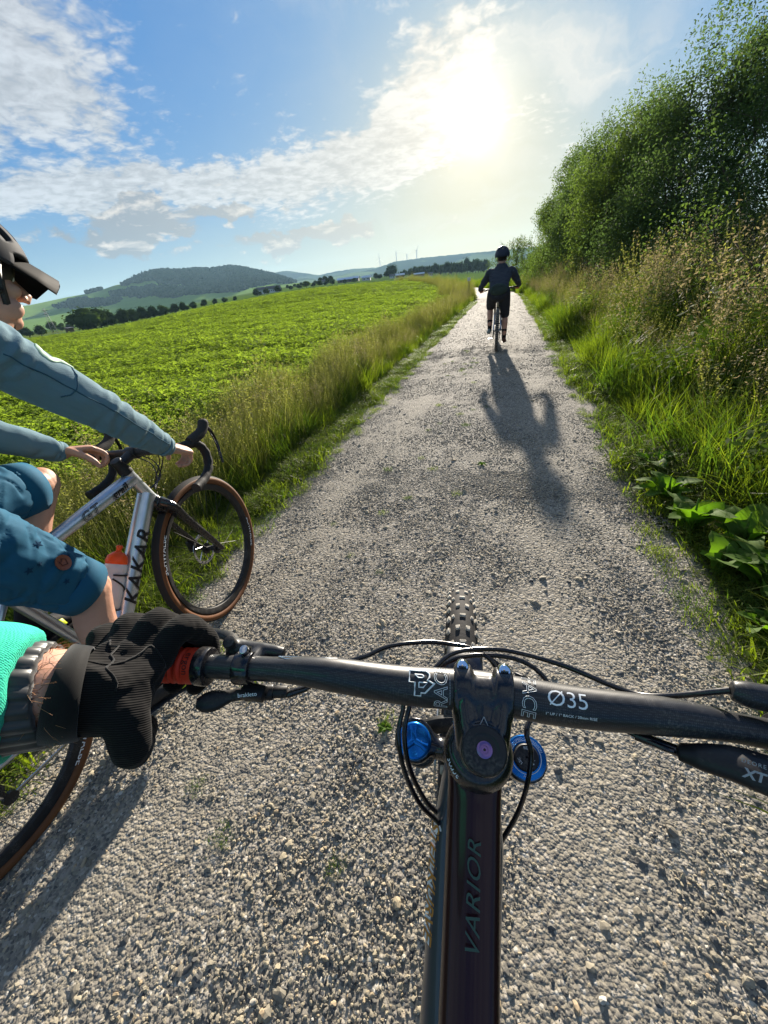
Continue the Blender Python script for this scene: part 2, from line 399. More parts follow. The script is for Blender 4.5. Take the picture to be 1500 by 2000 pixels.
# gravel path, a sheet 4 mm and more above the ground, crowned, with ragged edges
def path_fn(N, b):
    g = N.n('ShaderNodeNewGeometry'); p = g.outputs['Position']
    big = N.noise(p, 1.1, 5, .6); med = N.noise(p, 5., 4)
    c1 = N.n('ShaderNodeSeparateColor'); N.put(c1.inputs[0], N.voro(p, 125., out='Color'))
    c2 = N.n('ShaderNodeSeparateColor'); N.put(c2.inputs[0], N.voro(p, 58., out='Color'))
    d1 = N.voro(p, 125.); d2 = N.voro(p, 58.)
    stone = N.ramp(c1.outputs[0], [(0, (.05, .055, .065)), (.3, (.14, .13, .115)), (.55, (.25, .225, .18)), (.85, (.36, .32, .25)), (1, (.52, .50, .45))])
    stone2 = N.ramp(c2.outputs[1], [(0, (.12, .115, .105)), (.5, (.26, .235, .2)), (1, (.42, .385, .33))])
    col = N.mix(N.step(c2.outputs[0], .55, .75), stone, stone2)
    sand = N.mix(med, (.20, .18, .14), (.32, .285, .225))
    col = N.mix(N.step(d1, .50, .85), col, sand)
    col = N.mix(N.m('MULTIPLY', N.step(big, .45, .7), .22), col, sand)
    spx = N.n('ShaderNodeSeparateXYZ'); N.put(spx.inputs[0], p); tx = N.m('DIVIDE', N.m('SUBTRACT', N.m('ABSOLUTE', N.m('ADD', spx.outputs[0], .345)), .66), .22); trk = N.m('EXPONENT', N.m('MULTIPLY', N.m('MULTIPLY', tx, tx), -1.)); col = N.mix(N.m('MULTIPLY', trk, N.m('ADD', .05, N.m('MULTIPLY', med, .4))), col, (.31, .28, .22))
    at = N.n('ShaderNodeAttribute', attribute_name='edge')
    ed = N.step(N.m('ADD', at.outputs['Fac'], N.m('MULTIPLY', N.m('SUBTRACT', med, .5), .5)), .55, .85)
    col = N.mix(ed, col, (.12, .115, .06))
    N.put(b.inputs['Base Color'], col); b.inputs['Roughness'].default_value = .9; b.inputs['Specular IOR Level'].default_value = .12
    h = N.m('ADD', N.m('MULTIPLY', d1, -.5), N.m('ADD', N.m('MULTIPLY', d2, -.8), N.m('MULTIPLY', N.noise(p, 260., 3), .25)))
    bump_to(N, b, h, .8, .008)
m_path = M_('gravel', fn=path_fn)
ys = np.concatenate([np.arange(-4, 8, .06), np.arange(8, 30, .3), np.arange(30, 75, 1.)])
us = np.linspace(-1, 1, 61); HW = 1.33
Yg, Ug = np.meshgrid(ys, us, indexing='ij')
hwv = HW+.05*np.sin(Yg*1.7)+.04*np.sin(Yg*4.1+1)+.03*np.sin(Yg*9.7+2)
Xg = road_c(Yg)+Ug*hwv
nz = np.array([mnoise.fractal(Vector((x*1.3, y*1.3, 0)), 1., 2., 4) for x, y in zip(Xg.ravel(), Yg.ravel())]).reshape(Xg.shape)
nf = np.array([mnoise.noise(Vector((x*9, y*9, 3))) for x, y in zip(Xg.ravel(), Yg.ravel())]).reshape(Xg.shape)
Zg = gz(Xg, Yg)+.016+.028*(1-Ug**2)-.012*np.exp(-((np.abs(Ug)-.52)/.16)**2)+(.003*nz+.003*nf)*(1-Ug**6)-.02*(np.abs(Ug) > .985)
v = np.stack([Xg, Yg, Zg], -1).reshape(-1, 3); n_, k_ = Xg.shape
i = np.arange(n_-1)[:, None]*k_+np.arange(k_-1)[None, :]
f = np.stack([i, i+1, i+1+k_, i+k_], -1).reshape(-1, 4)
me = me_from('gravel_path', v, f, m_path)
at = me.attributes.new('edge', 'FLOAT', 'POINT'); at.data.foreach_set('value', (np.abs(Ug)**6).ravel().astype(np.float32))
path_o = ob('gravel_path', me); tag(path_o, kind='structure')
from mathutils.bvhtree import BVHTree
def path_z(x, y): 
    u = np.clip((x-road_c(y))/HW, -1, 1)
    return gz(x, y)+.016+.028*(1-u**2)-.012*np.exp(-((np.abs(u)-.52)/.16)**2)

# ---------------------------------------------------------------- scatter by geometry nodes (only for what nobody could count)
def proto_col(name, objs):
    c = bpy.data.collections.new(name)
    for o in objs:
        if o.name in COL.objects: COL.objects.unlink(o)
        c.objects.link(o)
    return c
def scatter(name, P, rot, scl, col, kindlabel=None, parent=None):
    P = np.asarray(P, np.float32); n = len(P)
    me = bpy.data.meshes.new(name); me.vertices.add(n); me.vertices.foreach_set('co', P.ravel())
    a = me.attributes.new('rot', 'FLOAT_VECTOR', 'POINT'); a.data.foreach_set('vector', np.asarray(rot, np.float32).ravel())
    scl = np.asarray(scl, np.float32)
    if scl.ndim == 1: scl = np.repeat(scl[:, None], 3, 1)
    a = me.attributes.new('scl', 'FLOAT_VECTOR', 'POINT'); a.data.foreach_set('vector', scl.ravel())
    a = me.attributes.new('idx', 'INT', 'POINT'); a.data.foreach_set('value', rng.integers(0, len(col.objects), n).astype(np.int32))
    o = ob(name, me, parent)
    t = bpy.data.node_groups.new(name, 'GeometryNodeTree')
    t.interface.new_socket('Geometry', in_out='INPUT', socket_type='NodeSocketGeometry')
    t.interface.new_socket('Geometry', in_out='OUTPUT', socket_type='NodeSocketGeometry')
    gi = t.nodes.new('NodeGroupInput'); go = t.nodes.new('NodeGroupOutput')
    ci = t.nodes.new('GeometryNodeCollectionInfo'); ci.inputs['Collection'].default_value = col
    ci.inputs['Separate Children'].default_value = True; ci.inputs['Reset Children'].default_value = True
    ip = t.nodes.new('GeometryNodeInstanceOnPoints'); ip.inputs['Pick Instance'].default_value = True
    def na(nm, ty):
        q = t.nodes.new('GeometryNodeInputNamedAttribute'); q.data_type = ty; q.inputs['Name'].default_value = nm; return q.outputs['Attribute']
    L = t.links.new
    L(gi.outputs[0], ip.inputs['Points']); L(ci.outputs[0], ip.inputs['Instance']); L(na('idx', 'INT'), ip.inputs['Instance Index'])
    L(na('rot', 'FLOAT_VECTOR'), ip.inputs['Rotation']); L(na('scl', 'FLOAT_VECTOR'), ip.inputs['Scale']); L(ip.outputs[0], go.inputs[0])
    md = o.modifiers.new('scatter', 'NODES'); md.node_group = t
    tag(o, kind='stuff'); return o

# gravel stones
def stone_fn(N, b):
    oi = N.n('ShaderNodeObjectInfo'); g = N.n('ShaderNodeTexCoord')
    c = N.ramp(oi.outputs['Random'], [(0, (.055, .062, .075)), (.22, (.13, .125, .12)), (.45, (.21, .19, .155)), (.7, (.30, .27, .215)), (.88, (.38, .33, .24)), (.95, (.40, .30, .19)), (1, (.58, .56, .52))])
    nn = N.noise(g.outputs['Object'], 2.5, 4)
    N.put(b.inputs['Base Color'], N.mix(1., N.mix(N.m('MULTIPLY', nn, .5), c, (.17, .155, .13)), (1.02, 1.0, .93), 'MULTIPLY')); b.inputs['Roughness'].default_value = .75
m_stone = M_('stone', fn=stone_fn, spec=.35)
protos = []
for k in range(7):
    bm = bmesh.new(); bmesh.ops.create_icosphere(bm, subdivisions=2, radius=.5)
    off = Vector((k*7.3, k*1.7, 0))
    for vtx in bm.verts:
        p = vtx.co.copy()
        q = Vector((round(p.x*2.4+.3*mnoise.noise(p*2+off))/2.4, p.y, round(p.z*2.2)/2.2))
        vtx.co = (p*.6+q*.4)*(1+.35*mnoise.noise(p*2.2+off)); vtx.co.z *= .55+.1*(k % 3); vtx.co.x *= 1.25
    me = bpy.data.meshes.new('pebble'); bm.to_mesh(me); bm.free(); me.materials.append(m_stone)
    protos.append(bpy.data.objects.new('pebble', me))
c_stone = proto_col('pebbles', protos)
def road_pts(n, y0, y1, power=1., umax=.99):
    y = y0+(y1-y0)*rng.random(n)**power; u = (rng.random(n)*2-1)*umax
    return road_c(y)+u*HW, y
sx, sy, ss = [], [], []
for n, y0, y1, pw, smin, smax in ((120000, -.6, 2.8, 1., .0035, .0105), (4500, -.6, 3., 1., .009, .021), (95000, 2.4, 9, 1.3, .005, .012), (26000, 8, 30, 1.5, .008, .020), (420, -.5, 9, 1., .020, .036)):
    x, y = road_pts(n, y0, y1, pw)
    keep = (rng.random(n) < .7+.4*np.array([mnoise.noise(Vector((a*2.1, b*.9, 5))) for a, b in zip(x, y)])+.2)
    trk = np.exp(-((np.abs((x-road_c(y))/HW)-.50)/.17)**2); keep &= rng.random(n) > .35*trk
    x, y = x[keep], y[keep]; sx.append(x); sy.append(y); ss.append(smin+(smax-smin)*rng.random(len(x))**2.2)
sx, sy, ss = map(np.concatenate, (sx, sy, ss))
rr = np.stack([rng.normal(0, .35, len(sx)), rng.normal(0, .35, len(sx)), rng.random(len(sx))*6.28], -1)
sz = path_z(sx, sy)-ss*.02
st_o = scatter('gravel_stones', np.stack([sx, sy, sz], -1), rr, np.stack([ss*(.8+.5*rng.random(len(ss))), ss*(.8+.4*rng.random(len(ss))), ss*(.7+.5*rng.random(len(ss)))], -1), c_stone)

# ---------------------------------------------------------------- hills
def dirv(az): a = np.radians(az); return -np.sin(a), np.cos(a)
H_AZ = np.array([20, 24, 26.4, 28.1, 30.1, 31.8, 33.5, 35.9, 37.2, 39.5, 41, 42.4, 43.6, 45, 46, 47.4, 48.9, 50.8, 54.1, 58, 64, 72, 80, 90])
H_EL = np.array([.8, 1.3, 1.85, 2.57, 3.25, 3.77, 4.12, 4.0, 4.2, 4.22, 4.4, 4.3, 3.95, 3.5, 3.5, 3.2, 2.95, 2.8, 2.42, 2.3, 2.6, 2.2, 1.6, .8])-.12
def ridge(name, r0, rf, rb, az0, az1, prof, nr, na, mat, rough):
    azs = np.linspace(az0, az1, na); rs_ = np.concatenate([np.linspace(rf, r0, nr), np.linspace(r0, rb, nr//2)[1:]])
    Rr, Az = np.meshgrid(rs_, azs, indexing='ij')
    top = CAM_H+r0*np.tan(np.radians(prof(Az)))
    X = -Rr*np.sin(np.radians(Az)); Y = Rr*np.cos(np.radians(Az))
    base = gz(X, Y)-12
    t = np.where(Rr < r0, (Rr-rf)/(r0-rf), (rb-Rr)/(rb-r0)); t = np.clip(t, 0, 1)
    s = np.where(Rr < r0, t**.85*(1-.12*np.sin(t*pi)), S01(t))
    nz = np.array([mnoise.fractal(Vector((x/300., y/300., 3.)), 1., 2., 3) for x, y in zip(X.ravel(), Y.ravel())]).reshape(X.shape)
    Z = base+(top-base)*s+nz*rough*np.sin(np.pi*np.clip(t, 0, 1))
    v = np.stack([X, Y, Z], -1).reshape(-1, 3); n, k = Rr.shape
    i = np.arange(n-1)[:, None]*k+np.arange(k-1)[None, :]
    f = np.stack([i, i+1, i+1+k, i+k], -1).reshape(-1, 4)
    return v, f, Az, Rr, Z
def cover(az, el, w):                            # land cover of the near hill: 1 forest, 0 meadow
    a = az+w*1.2; e = el+w*.28
    f = (a < 38.8) & (e > 1.85)
    f |= (a < 41.5) & (e > 2.55+.15*(a-38)) & (e > 3.0)
    f |= (e > 3.42) & (a < 46)
    f |= ((a-43.0)/3.3)**2+((e-2.38)/.33)**2 < 1
    f |= ((a-48.8)/2.6)**2+((e-1.85)/.28)**2 < 1
    f |= ((a-40.0)/2.2)**2+((e-1.95)/.25)**2 < 1
    f |= ((a-50.5)/3)**2+((e-3.05)/.12)**2 < 1
    f |= ((a-35.5)/3)**2+((e-1.75)/.12)**2 < 1
    f |= ((a-60)/4)**2+((e-1.9)/.4)**2 < 1
    f |= (a > 57) & (e > 2.15)
    f &= ~((((a-33)/2.6)**2+((e-1.55)/.16)**2) < 1)
    return f
def hill_fn(N, b):
    at = N.n('ShaderNodeAttribute', attribute_name='forest'); g = N.n('ShaderNodeNewGeometry'); p = g.outputs['Position']
    cell = N.n('ShaderNodeSeparateColor'); N.put(cell.inputs[0], N.voro(N.vm('MULTIPLY', p, (.0045, .0022, 0)), 1., out='Color'))
    mead = N.ramp(cell.outputs[0], [(0, (.11, .20, .04)), (.4, (.16, .27, .05)), (.75, (.20, .29, .07)), (1, (.13, .20, .05))])
    mead = N.mix(N.m('MULTIPLY', N.noise(p, .02, 5), .5), mead, (.07, .11, .03))
    N.put(b.inputs['Base Color'], N.mix(at.outputs['Fac'], mead, (.014, .028, .010))); b.inputs['Roughness'].default_value = 1.; b.inputs['Specular IOR Level'].default_value = 0.; N.put(b.inputs['Normal'], N.comb(0., 0., 1.))
m_hill = M_('hill_land', fn=hill_fn)
v, f, Az, Rr, Z = ridge('hills', 2200, 1350, 3400, 19, 92, lambda a: np.interp(a, H_AZ, H_EL), 44, 300, m_hill, 12)
me = me_from('hills', v, f, m_hill)
El = np.degrees(np.arctan2(Z-CAM_H, Rr)); Wn = np.array([mnoise.fractal(Vector((a*.9, e*3, 1.)), 1., 2., 4) for a, e in zip(Az.ravel(), El.ravel())])
cov = cover(Az.ravel(), El.ravel(), Wn)
at = me.attributes.new('forest', 'FLOAT', 'POINT'); at.data.foreach_set('value', cov.astype(np.float32))
hill_o = ob('hills', me); tag(hill_o, kind='structure')
# forest on it: conifer and broadleaf crowns, one mass
m_fst = M_('forest', fn=lambda N, b: (N.put(b.inputs['Base Color'], N.mix(N.n('ShaderNodeObjectInfo').outputs['Random'], (.010, .022, .012), (.026, .044, .018)))), rough=1., spec=0.)
fp = []
for k in range(4):
    if k < 2: vf = lathe([(0.01, 1.), (.16, .72), (.12, .68), (.24, .42), (.19, .40), (.30, .10), (.02, .0)], 7, 'z')
    else: vf = ball((0, 0, .45), (.42, .42, .5), 9, noise=.3, sc=2.+k)
    v2 = np.array(vf[0]); v2 += rng.normal(0, .02, v2.shape); fp.append(bpy.data.objects.new('crown', me_from('crown', v2, vf[1], m_fst)))
c_fst = proto_col('forest_crowns', fp)
idx = np.nonzero(cov & (Rr.ravel() < 2350))[0]
wgt = Rr.ravel()[idx]; pick = rng.choice(idx, 26000, p=wgt/wgt.sum())
vv = v[pick]+np.stack([rng.normal(0, 6, len(pick)), rng.normal(0, 9, len(pick)), np.full(len(pick), -2.5)], -1)
hs = 9+8*rng.random(len(pick))
fo = scatter('forest_on_hills', vv, np.stack([hs*0, hs*0, rng.random(len(hs))*6.28], -1), hs, c_fst)
# hedgerows and lone trees over the hill meadows
# farther ranges
M_AZ = np.array([-60, -30, -6, 2.1, 3.6, 6.6, 9.8, 13.6, 16.2, 18.8, 21.4, 23.1, 24.6, 27, 29.8, 34, 60])
M_EL = np.array([1.2, 1.6, 2.2, 2.48, 2.55, 2.64, 2.73, 2.72, 2.2, 2.1, 2.0, 1.7, 2.1, 2.2, 2.0, 1.6, 1.0])-.05
F_EL = np.array([1.0, 1.2, 1.6, 1.9, 2.0, 2.1, 2.2, 2.3, 2.35, 2.51, 2.45, 2.25, 2.6, 3.12, 3.1, 2.6, 1.2])-.05
def farfn(N, b):
    g = N.n('ShaderNodeNewGeometry'); p = g.outputs['Position']
    n = N.step(N.noise(N.vm('MULTIPLY', p, (.0016, .0016, .004)), 1., 5, .6), .44, .52)
    N.put(b.inputs['Base Color'], N.mix(n, (.02, .036, .018), (.09, .13, .04))); b.inputs['Roughness'].default_value = 1.; b.inputs['Specular IOR Level'].default_value = 0.; N.put(b.inputs['Normal'], N.comb(0., 0., .1))
m_far = M_('far_land', fn=farfn)
jag = lambda az, k: np.array([.05*mnoise.noise(Vector((q*2.1+k, 0, 0)))+.05*mnoise.noise(Vector((q*9+k, 1, 0))) for q in np.ravel(az)]).reshape(np.shape(az))
v, f, *_ = ridge('far', 3350, 2700, 3700, -60, 60, lambda a: np.interp(a, M_AZ, M_EL)+jag(a, 0), 14, 900, m_far, 14)
tag(ob('hills', me_from('hills', v, f, m_far)), kind='structure')
v, f, *_ = ridge('far', 4050, 3750, 4300, -60, 60, lambda a: np.interp(a, M_AZ, F_EL)+jag(a, 9), 12, 500, m_far, 14)
tag(ob('hills', me_from('hills', v, f, m_far)), kind='structure')

# ---------------------------------------------------------------- haze: real air, closed box round everything
ZLO = min(min(v_.co.z for v_ in o_.data.vertices) for o_ in COL.objects if o_.type == 'MESH' and o_.get('kind') == 'structure')-1.
hz = M_('air', (1, 1, 1)); t = hz.node_tree; t.nodes.remove(t.nodes['Principled BSDF'])
pv = t.nodes.new('ShaderNodeVolumePrincipled'); pv.inputs['Color'].default_value = (.46, .76, 1., 1)
pv.inputs['Density'].default_value = HAZE; pv.inputs['Anisotropy'].default_value = .2
t.links.new(pv.outputs[0], t.nodes['Material Output'].inputs['Volume'])
hzo = part('haze', box((0, 0, (ZLO+320)/2), (9400, 9400, 320-ZLO)), hz, None, False); tag(hzo, kind='stuff')

# ---------------------------------------------------------------- far trees
def leaf_quads(C, size, nrm=None, up_bias=0., aspect=.5, fold=0.):
    """pointed leaf quads at centres C"""
    n = len(C); size = np.broadcast_to(size, n)
    d = rng.normal(size=(n, 3)); d /= np.linalg.norm(d, axis=1)[:, None]; d[:, 2] *= .7
    if nrm is None: nrm = rng.normal(size=(n, 3))
    nrm = nrm+np.array([0, 0, up_bias]); nrm /= np.linalg.norm(nrm, axis=1)[:, None]+1e-9
    s = np.cross(nrm, d); s /= np.linalg.norm(s, axis=1)[:, None]+1e-9; d = np.cross(s, nrm)
    L = (size/2)[:, None]; Wd = L*aspect
    a = C-d*L; c = C+d*L; b_ = C+s*Wd+d*L*-.1+nrm*L*fold; e = C-s*Wd-d*L*.1+nrm*L*fold
    v = np.stack([a, b_, c, e], 1).reshape(-1, 3); f = np.arange(4*n).reshape(-1, 4)
    return v, f
def blob_pts(blobs, n, shell=.55):
    B = np.array([[*b[0], *(b[1] if not np.isscalar(b[1]) else (b[1],)*3)] for b in blobs]); vol = B[:, 3]*B[:, 4]+B[:, 3]*B[:, 5]
    k = rng.choice(len(B), n, p=vol/vol.sum()); d = rng.normal(size=(n, 3)); d /= np.linalg.norm(d, axis=1)[:, None]
    r = (shell+(1-shell)*rng.random(n)**.6)*(1+.10*rng.normal(size=n))
    return B[k, :3]+d*B[k, 3:]*r[:, None], d
m_lf_far = leafmat('far_leaves', (.025, .045, .016), (.07, .10, .028), .25, sc=.3, spec=.0, rough=.9)
m_lf_dark = leafmat('dark_leaves', (.018, .032, .014), (.045, .068, .022), .22, sc=.3, spec=.0, rough=.9)
m_bark = M_('bark', (.06, .045, .032), .9, bump=(12, .6, .02))
def far_proto(nl, ls, mat, form='round'):
    bl = []
    for k in range(9 if form == 'round' else 7):
        a = rng.random()*6.28; q = rng.random()
        if form == 'round': bl.append(((.26*q*cos(a), .26*q*sin(a), (.30+.45*rng.random())), (.22+.1*rng.random(),)*3))
        else: z = .2+.75*k/7; bl.append(((.03*cos(a), .03*sin(a), z), (.30*(1.08-z), .30*(1.08-z), .14)))
    P, d = blob_pts(bl, nl, .6); v, f = leaf_quads(P, ls*(.7+.6*rng.random(nl)), d+rng.normal(0, .5, d.shape), .2, .8)
    core = [ball(b[0], tuple(np.array(b[1])*.72), 8) for b in bl]; cv, cf = join(core)
    k = len(v); fs = [tuple(q) for q in f]+[tuple(i+k for i in q) for q in cf]
    crown = me_from('crown', np.concatenate([v, cv]), fs, mat, False)
    trunk = me_from('trunk', *tube([(0, 0, -.05), (.01, 0, .2), (0, .01, .5)], [.03, .022, .012], 7), m_bark)
    return crown, trunk
PR = {('round', 0): far_proto(900, .075, m_lf_far), ('round', 1): far_proto(900, .075, m_lf_dark), ('round', 2): far_proto(900, .075, m_lf_far), ('cone', 0): far_proto(700, .06, m_lf_dark, 'cone')}
import itertools
def far_tree(az, r, h, form, k, label, group=None, wd=1., name='broadleaf_tree', sink=0.):
    dx, dy = dirv(az); x, y = r*dx, r*dy
    e = empty(name, (x, y, float(gz(x, y))-sink), (0, 0, rng.random()*6.28)); e.scale = (h*wd*1.5, h*wd*1.5, h)
    crown, trunk = PR[(form, k)]
    ob('crown', crown, e); ob('trunk', trunk, e)
    tag(e, label, 'tree', group); return e
ORD = ['first', 'second', 'third', 'fourth', 'fifth', 'sixth', 'seventh', 'eighth', 'ninth', 'tenth', 'eleventh', 'twelfth', 'thirteenth', 'fourteenth', 'fifteenth', 'sixteenth', 'seventeenth', 'eighteenth', 'nineteenth', 'twentieth', 'twenty-first', 'twenty-second', 'twenty-third', 'twenty-fourth', 'twenty-fifth', 'twenty-sixth', 'twenty-seventh', 'twenty-eighth', 'twenty-ninth', 'thirtieth', 'thirty-first', 'thirty-second', 'thirty-third', 'thirty-fourth']
# row of dark trees just beyond the crest of the field, in front of the wooded hill
row = [(50.3, 2.0, 0), (49.0, 1.75, 1), (47.9, 1.5, 1), (46.7, 1.35, 1), (45.6, 1.3, 0), (44.5, 1.35, 1), (43.3, 1.3, 1), (42.2, 1.35, 0), (41.1, 1.3, 1), (40.0, 1.35, 1), (38.9, 1.3, 0), (37.7, 1.35, 1), (36.4, 1.3, 1), (35.2, 1.35, 0), (34.0, 1.3, 1)]
for i_, (az, te, k) in enumerate(row):
    r = 235+5*i_; g0 = float(gz(*(r*q for q in dirv(az)))); h = CAM_H+r*tan(R_(te-.25))-g0
    far_tree(az, r, h*1.02, 'round', k, ('pale olive round tree at the left end of the dark row beyond the field' if i_ == 0 else
        '%s tree from the left in the dark row beyond the field crest' % ORD[i_]), 'trees in the dark row beyond the field', .95 if i_ else 1.1)
for i_, az in enumerate(np.arange(54.5, 57.5, 1.0)): far_tree(az, 320+10*i_, 6, 'round', 1, '%s small meadow tree from the right, behind the near cyclist' % ORD[i_], 'small trees in the left meadow')
for i_, (az, r, h) in enumerate([(52.6, 420, 6), (51.8, 430, 5), (53.4, 430, 8), (51.0, 440, 4.5)]): far_tree(az, r, h, 'round', i_ % 3, '%s of the hedge trees across the left meadow near the lattice pylon' % ['tallest', 'lowest', 'widest', 'rightmost'][i_], 'hedge trees across the left meadow')
# round trees dotted along the lane that climbs from the white houses to the barn
lane = [(31.2, 330, 5.2), (30.0, 340, 4.2), (28.6, 345, 4.8), (26.9, 350, 3.4), (25.9, 355, 3.6), (25.0, 345, 4.8), (24.1, 355, 3.2), (23.3, 350, 4.3), (22.6, 360, 3.0), (21.7, 350, 4.2), (20.1, 360, 3.2), (18.9, 355, 3.6),
        (29.3, 520, 4.), (28.3, 520, 3.6), (27.3, 525, 4.), (26.4, 525, 3.8), (25.5, 530, 4.2), (24.7, 530, 4.), (23.9, 535, 4.3)]
for i_, (az, r, h) in enumerate(lane):
    far_tree(az, r, h, 'round', (1, 2)[i_ % 2], ('%s round tree from the left along the field crest between white houses and barn' % ORD[i_]) if i_ < 12 else ('%s tiny tree from the left in the far row climbing behind the crest trees' % ORD[i_-12]), 'round trees dotted below the barn', 1.05)
# trees around the barns
for i_, (az, r, h) in enumerate([(23.2, 460, 6.5), (22.6, 462, 7.5), (21.9, 465, 7), (16.0, 470, 6), (15.6, 450, 4.5), (22.3, 440, 4.5)]):
    far_tree(az, r, h, 'round', 1, ['small dark tree left of the long barn', 'tallest dark tree left of the long barn', 'dark tree touching the left gable of the long barn', 'tree right of the small barn', 'low tree below the small barn', 'low bushy tree in front of the dark trees left of the barn'][i_])
# belt of wood in front of the far ridge
for i_ in range(34):
    az = 13.2-.33*i_; te = np.interp(az, [2, 5, 8, 10, 12.5, 13.2], [1.75, 1.8, 1.75, 1.9, 1.75, 1.6])+rng.normal(0, .09); r = 520+25*rng.random()
    g0 = float(gz(*(r*q for q in dirv(az)))); h = max(5., CAM_H+r*tan(R_(te))-g0)
    far_tree(az, r, h*1.04, 'round' if i_ % 4 else 'cone', 0 if i_ % 4 == 0 else (1, 2)[i_ % 2], '%s tree from the left in the wood belt under the far ridge' % ORD[i_], 'trees of the wood belt under the far ridge', .62)
far_tree(14.3, 470, 12, 'round', 1, 'big round dark tree at the left end of the wood belt, under the wind turbines', wd=1.1)
far_tree(44.0, 1950, 17, 'round', 1, 'lone round tree on the pale meadow high on the hill', sink=-62)

# ---------------------------------------------------------------- far buildings, turbines, pylon, hide
def wallfn(c, s=.6):
    return lambda N, b: N.put(b.inputs['Base Color'], N.mix(N.m('MULTIPLY', N.noise(N.n('ShaderNodeTexCoord').outputs['Object'], s, 5), .5), c, tuple(q*.72 for q in c)))
m_white = M_('render_white', fn=wallfn((.74, .73, .70)), rough=.8)
m_wood = M_('barn_boards', fn=wallfn((.16, .12, .09)), rough=.85)
m_roofm = M_('metal_roof', fn=wallfn((.55, .62, .70)), rough=.35, metal=.2)
m_roofd = M_('slate_roof', fn=wallfn((.09, .085, .09)), rough=.6)
m_glassd = M_('window_dark', (.02, .025, .03), .1)
def house(az, r, w, d, h, rise, wm, rm, label, cat, name, turn=0., nwin=3, door=True):
    dx, dy = dirv(az); x, y = r*dx, r*dy
    e = empty(name, (x, y, float(gz(x, y))-.2), (0, 0, R_(az+turn)))
    part('wall', join([box((0, 0, h/2), (w, d, h)), ([(-w/2, -d/2, h), (-w/2, d/2, h), (-w/2, 0, h+rise), (-w/2+.2, -d/2, h), (-w/2+.2, d/2, h), (-w/2+.2, 0, h+rise)], [(0, 1, 2), (5, 4, 3), (0, 3, 4, 1), (1, 4, 5, 2), (2, 5, 3, 0)]),
          ([(w/2, -d/2, h), (w/2, d/2, h), (w/2, 0, h+rise), (w/2-.2, -d/2, h), (w/2-.2, d/2, h), (w/2-.2, 0, h+rise)], [(2, 1, 0), (3, 4, 5), (1, 4, 3, 0), (2, 5, 4, 1), (0, 3, 5, 2)])]), wm, e, False)
    o_ = .5; s = rise/(d/2); zz = h-o_*s
    P = lambda yy, up: [(-w/2-o_, yy*(d/2+o_), zz+up), (w/2+o_, yy*(d/2+o_), zz+up), (w/2+o_, 0, h+rise+up), (-w/2-o_, 0, h+rise+up)]
    rf = []
    for yy in (-1, 1): rf.append((P(yy, .02)+P(yy, .22), [(0, 1, 2, 3), (7, 6, 5, 4), (0, 4, 5, 1), (1, 5, 6, 2), (2, 6, 7, 3), (3, 7, 4, 0)]))
    part('roof', join(rf), rm, e, False)
    tag(e, label, cat)
    for k in range(nwin):
        xx = -w/2+w*(k+.7)/(nwin+.4); part('window', box((xx, -d/2-.03, h*.55), (w*.35/nwin, .10, h*.3)), m_glassd, e, False)
    if door: part('door', box((w/2-w*.12, -d/2-.04, h*.36), (w*.09, .12, h*.7)), m_wood, e, False)
    return e
house(19.6, 430, 20, 9, 2.6, 1.5, m_wood, m_roofm, 'long low barn with a pale metal roof on the slope', 'barn', 'barn', -6, 4)
house(17.3, 436, 8, 7, 2.6, 1.3, m_white, m_roofm, 'short pale-roofed barn at the right end of the long one', 'barn', 'barn', -6, 2)
house(23.0, 440, 6, 6, 2.4, 1.6, m_white, m_roofd, 'small white house left of the long barn', 'house', 'house', 8, 2)
house(13.0, 450, 8, 6, 2.2, 1.2, m_wood, m_roofm, 'pale-roofed shed between round tree and wood belt', 'shed', 'shed', 4, 2)
house(14.0, 440, 5, 5, 2.2, 1.1, m_white, m_roofd, 'small white shed below the big round tree', 'shed', 'shed', 0, 2)
house(10.6, 455, 10, 5, 2.2, .9, m_wood, m_roofm, 'long grey shed in front of the wood belt', 'shed', 'shed', 0, 3)
house(9.2, 450, 4, 4, 2., 1., m_white, m_roofd, 'tiny white hut right of the long grey shed', 'shed', 'shed', 0, 1)
for i_, (az, w, hh, lab) in enumerate([(30.6, 7, 3.6, 'left one of the three white houses at the lower end of the lane'), (29.5, 6, 3.4, 'middle one of the three white houses at the lower end of the lane'), (28.7, 6, 3.0, 'right one of the three white houses at the lower end of the lane')]):
    house(az, 400, w, 6, hh, 1.8, m_white, m_roofd, lab, 'house', 'house', (-10, 14, 5)[i_], 3)
m_turb = M_('turbine_grey', (.55, .56, .58), .5)
for i_, (az, hub_el, r) in enumerate([(15.4, 3.10, 3600), (13.3, 3.62, 3500), (12.0, 3.2, 3650), (10.8, 3.55, 3500)]):
    dx, dy = dirv(az); hz_ = CAM_H+r*tan(R_(hub_el)); base = hz_-100.
    e = empty('wind_turbine', (r*dx, r*dy, base), (0, 0, R_(az+25*(i_-1))))
    part('tower', tube([(0, 0, -40), (0, 0, 98)], [3.6, 2.2], 12), m_turb, e); part('nacelle', box((0, 0, 100), (4, 10, 4), .8), m_turb, e)
    hb = part('hub', ball((0, -6, 100), 2.2, 10), m_turb, e)
    for k in range(3):
        a = R_(90+120*k+28*i_); c_ = np.array([cos(a), 0, sin(a)])
        part('blade', tube([np.array([0, -6, 100])+c_*q for q in (1.5, 8, 25, 46)], [1.2, 1.9, 1.3, .35], 6, [.8, .5, .4, .2]), m_turb, e)
    tag(e, ['lowest wind turbine, leftmost on the far ridge', 'tall wind turbine, second from the left on the far ridge', 'faint small wind turbine between the two tall ones', 'tall wind turbine, rightmost on the far ridge'][i_], 'wind turbine', 'wind turbines on the far ridge')
